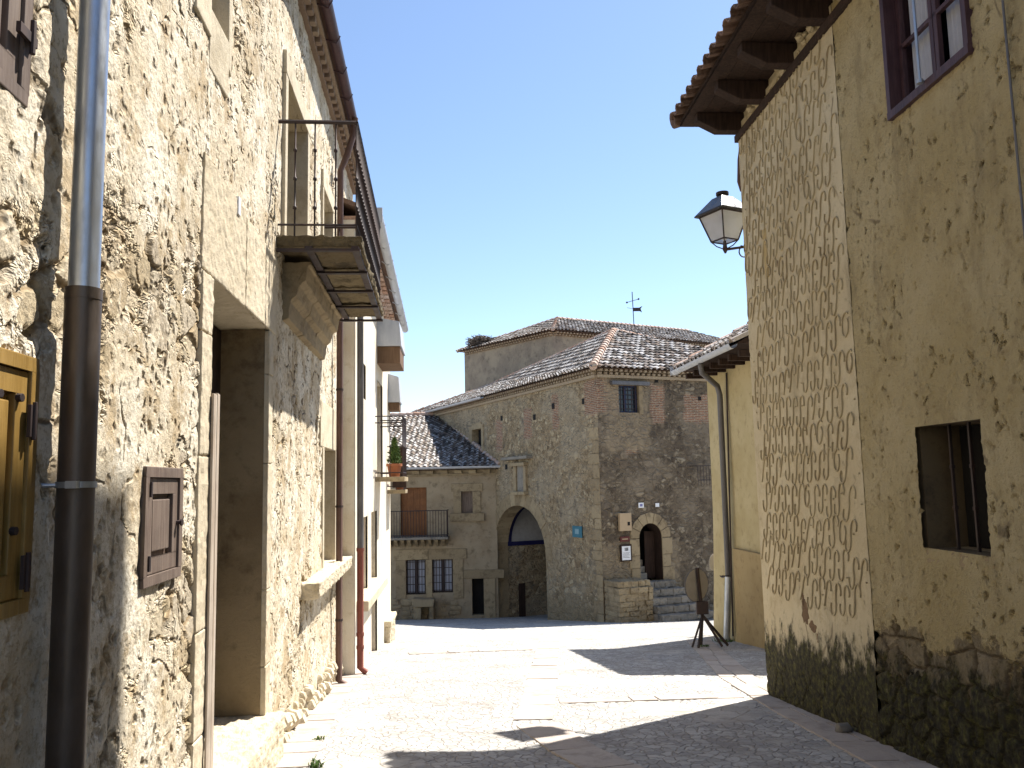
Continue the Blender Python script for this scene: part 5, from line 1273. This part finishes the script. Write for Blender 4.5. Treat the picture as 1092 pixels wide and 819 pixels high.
m = MB(); m.tube([bt + Vector((0, 0, .14)), bt + Vector((0, 0, .22)), bt + Vector((0, 0, .33)), bt + Vector((0, 0, .38))], [.03, .05, .045, .01], 12); m.build('bulb', MWHITE, LA, smooth=True)

# ------------------------------------------------------------ folding road sign on its stand
sc0 = gpt(750, 690); sx, sy, sg = sc0.x, sc0.y, gz(0, sc0.y)
def zs_(py): r = ray(746, py); return EYE + r.z * sy / r.y
SG = thing('road_sign', (sx, sy, sg), 'round road sign seen from behind on a black tripod stand beside the yellow house', 'road sign')
ctr = Vector(((ray(744, 622).x / ray(744, 622).y) * sy, sy, zs_(624))); nv = Vector((.55, -.83, -.03)).normalized()
m = MB(); m.disc(ctr + nv * -.03, nv, .31, .012, 36); dsc = m.build('sign_disc', MBACK, SG)
m = MB(); rim = [ctr + nv * -.03 + (Matrix.Rotation(2 * pi * k / 36, 3, nv) @ nv.cross(Vector((0, 0, 1))).normalized()) * .31 for k in range(37)]; m.tube(rim, .009, 6, False); m.build('rim', MPAINT, dsc)
# legs and post
hub = Vector((ray(749, 655).x / ray(749, 655).y * sy, sy, zs_(656)))
m = MB(); tp = Vector((ctr.x + .0, ctr.y - .02, ctr.z + .33)); m.tube([hub + Vector((0, 0, -.03)), tp], .034, 4); m.build('post', MIRON, SG)
m = MB(); m.box(hub.x - .11, hub.x + .11, hub.y - .06, hub.y + .06, hub.z + .02, hub.z + .26, .004); m.build('weight_box', MIRON, SG, bevel=.01)
m = MB()
for (dx, dy) in ((-.26, -.2), (-.17, -.32), (.0, .22), (.30, -.22), (.46, .0)):
    m.tube([hub, Vector((hub.x + dx, hub.y + dy, gz(0, hub.y + dy) + .02))], .026, 4)
m.build('tripod_legs', MIRON, SG)
c2 = Vector((ray(763, 620).x / ray(763, 620).y * 19.3, 19.3, zs_(620) + .08))
t2 = thing('road_sign', (c2.x, c2.y, gz(0, 19.3)), 'second smaller round sign back half hidden behind the yellow house corner', 'road sign')
m = MB(); m.disc(c2, Vector((.6, -.8, 0)), .19, .012, 28); m.build('sign_disc', MBACK, t2); m = MB(); m.tube([(c2.x, c2.y + .03, gz(0, 19.3) - .05), (c2.x, c2.y + .03, c2.z + .15)], .025, 8); m.build('post', MIRON, t2)
pq = WY.pt(pu_, zs_(622), .2); ch0 = Vector((c2.x, c2.y - .05, c2.z - .1)); m = MB(); pts = [ch0.lerp(pq, k / 14) + Vector((0, 0, -.10 * sin(pi * k / 14))) for k in range(15)]
for k in range(14): a, b = pts[k], pts[k + 1]; m.tube([a - (b - a) * .1, b + (b - a) * .1], .011 if k % 2 else .017, 5)
m.tube([pq + Vector((-.09, -.02, 0)), pq + Vector((0, -.1, .01)), pq + Vector((.09, 0, 0))], .014, 6)
top(m.build('chain', MIRON, None), 'dark chain tied round the pipe of the yellow house', 'chain')

# ------------------------------------------------------------ weeds at the foot of the walls
def weed(px, py, n, r, h, label, seed):
    rr = random.Random(seed); p = gpt(px, py); m = MB(); g_ = gz(p.x, p.y)
    for k in range(n):
        a = rr.uniform(0, 2 * pi); q = rr.random() ** .6 * r; b = Vector((p.x + cos(a) * q, p.y + sin(a) * q, g_ - .01)); l = h * rr.uniform(.4, 1); d = Vector((rr.uniform(-.5, .5), rr.uniform(-.5, .5), 1)).normalized() * l; s_ = Vector((rr.uniform(-1, 1), rr.uniform(-1, 1), 0)).normalized() * .008
        m.add([b - s_ * .5, b + s_ * .5, b + d * .6 + s_, b + d * .6 - s_, b + d + Vector((rr.uniform(-.03, .03), rr.uniform(-.03, .03), -.02))], [(0, 1, 2, 3), (3, 2, 4)])
    top(m.build('weed', MLEAF, None), label, 'weed', 'weeds at the foot of the walls')
weed(289, 790, 150, .07, .2, 'tall green weed tuft beside the near left doorstep', 1)
weed(337, 818, 60, .06, .1, 'flat weed tuft at the bottom edge between the left border slabs', 2)
weed(346, 730, 110, .09, .25, 'green weeds at the rubble wall foot below the long stone sill', 3)
weed(372, 712, 90, .07, .22, 'thin weed growing between the two downpipes on the left', 4)
weed(387, 704, 80, .06, .22, 'small weed just beyond the red pipe at the plaster wall', 5)
weed(750, 690, 90, .12, .09, 'low weeds around the feet of the sign tripod', 6)
weed(772, 684, 150, .22, .10, 'spreading weeds at the base of the yellow house downpipe', 7)
weed(340, 790, 40, .05, .08, 'tiny weed between pale slabs near the left doorstep', 8)
# loose stone by the right wall
p = gpt(900, 782); m = MB(); m.tube([(p.x - .07, p.y, p.z + .01), (p.x - .04, p.y, p.z + .035), (p.x + .04, p.y + .01, p.z + .04), (p.x + .08, p.y + .01, p.z + .02)], [.02, .06, .055, .02], 8)
top(m.build('loose_stone', MMOSSY, None, smooth=True), 'rounded grey loose stone at the mossy foot of the right wall', 'stone')
for o in bpy.data.objects:
    if 'org' in o: del o['org']
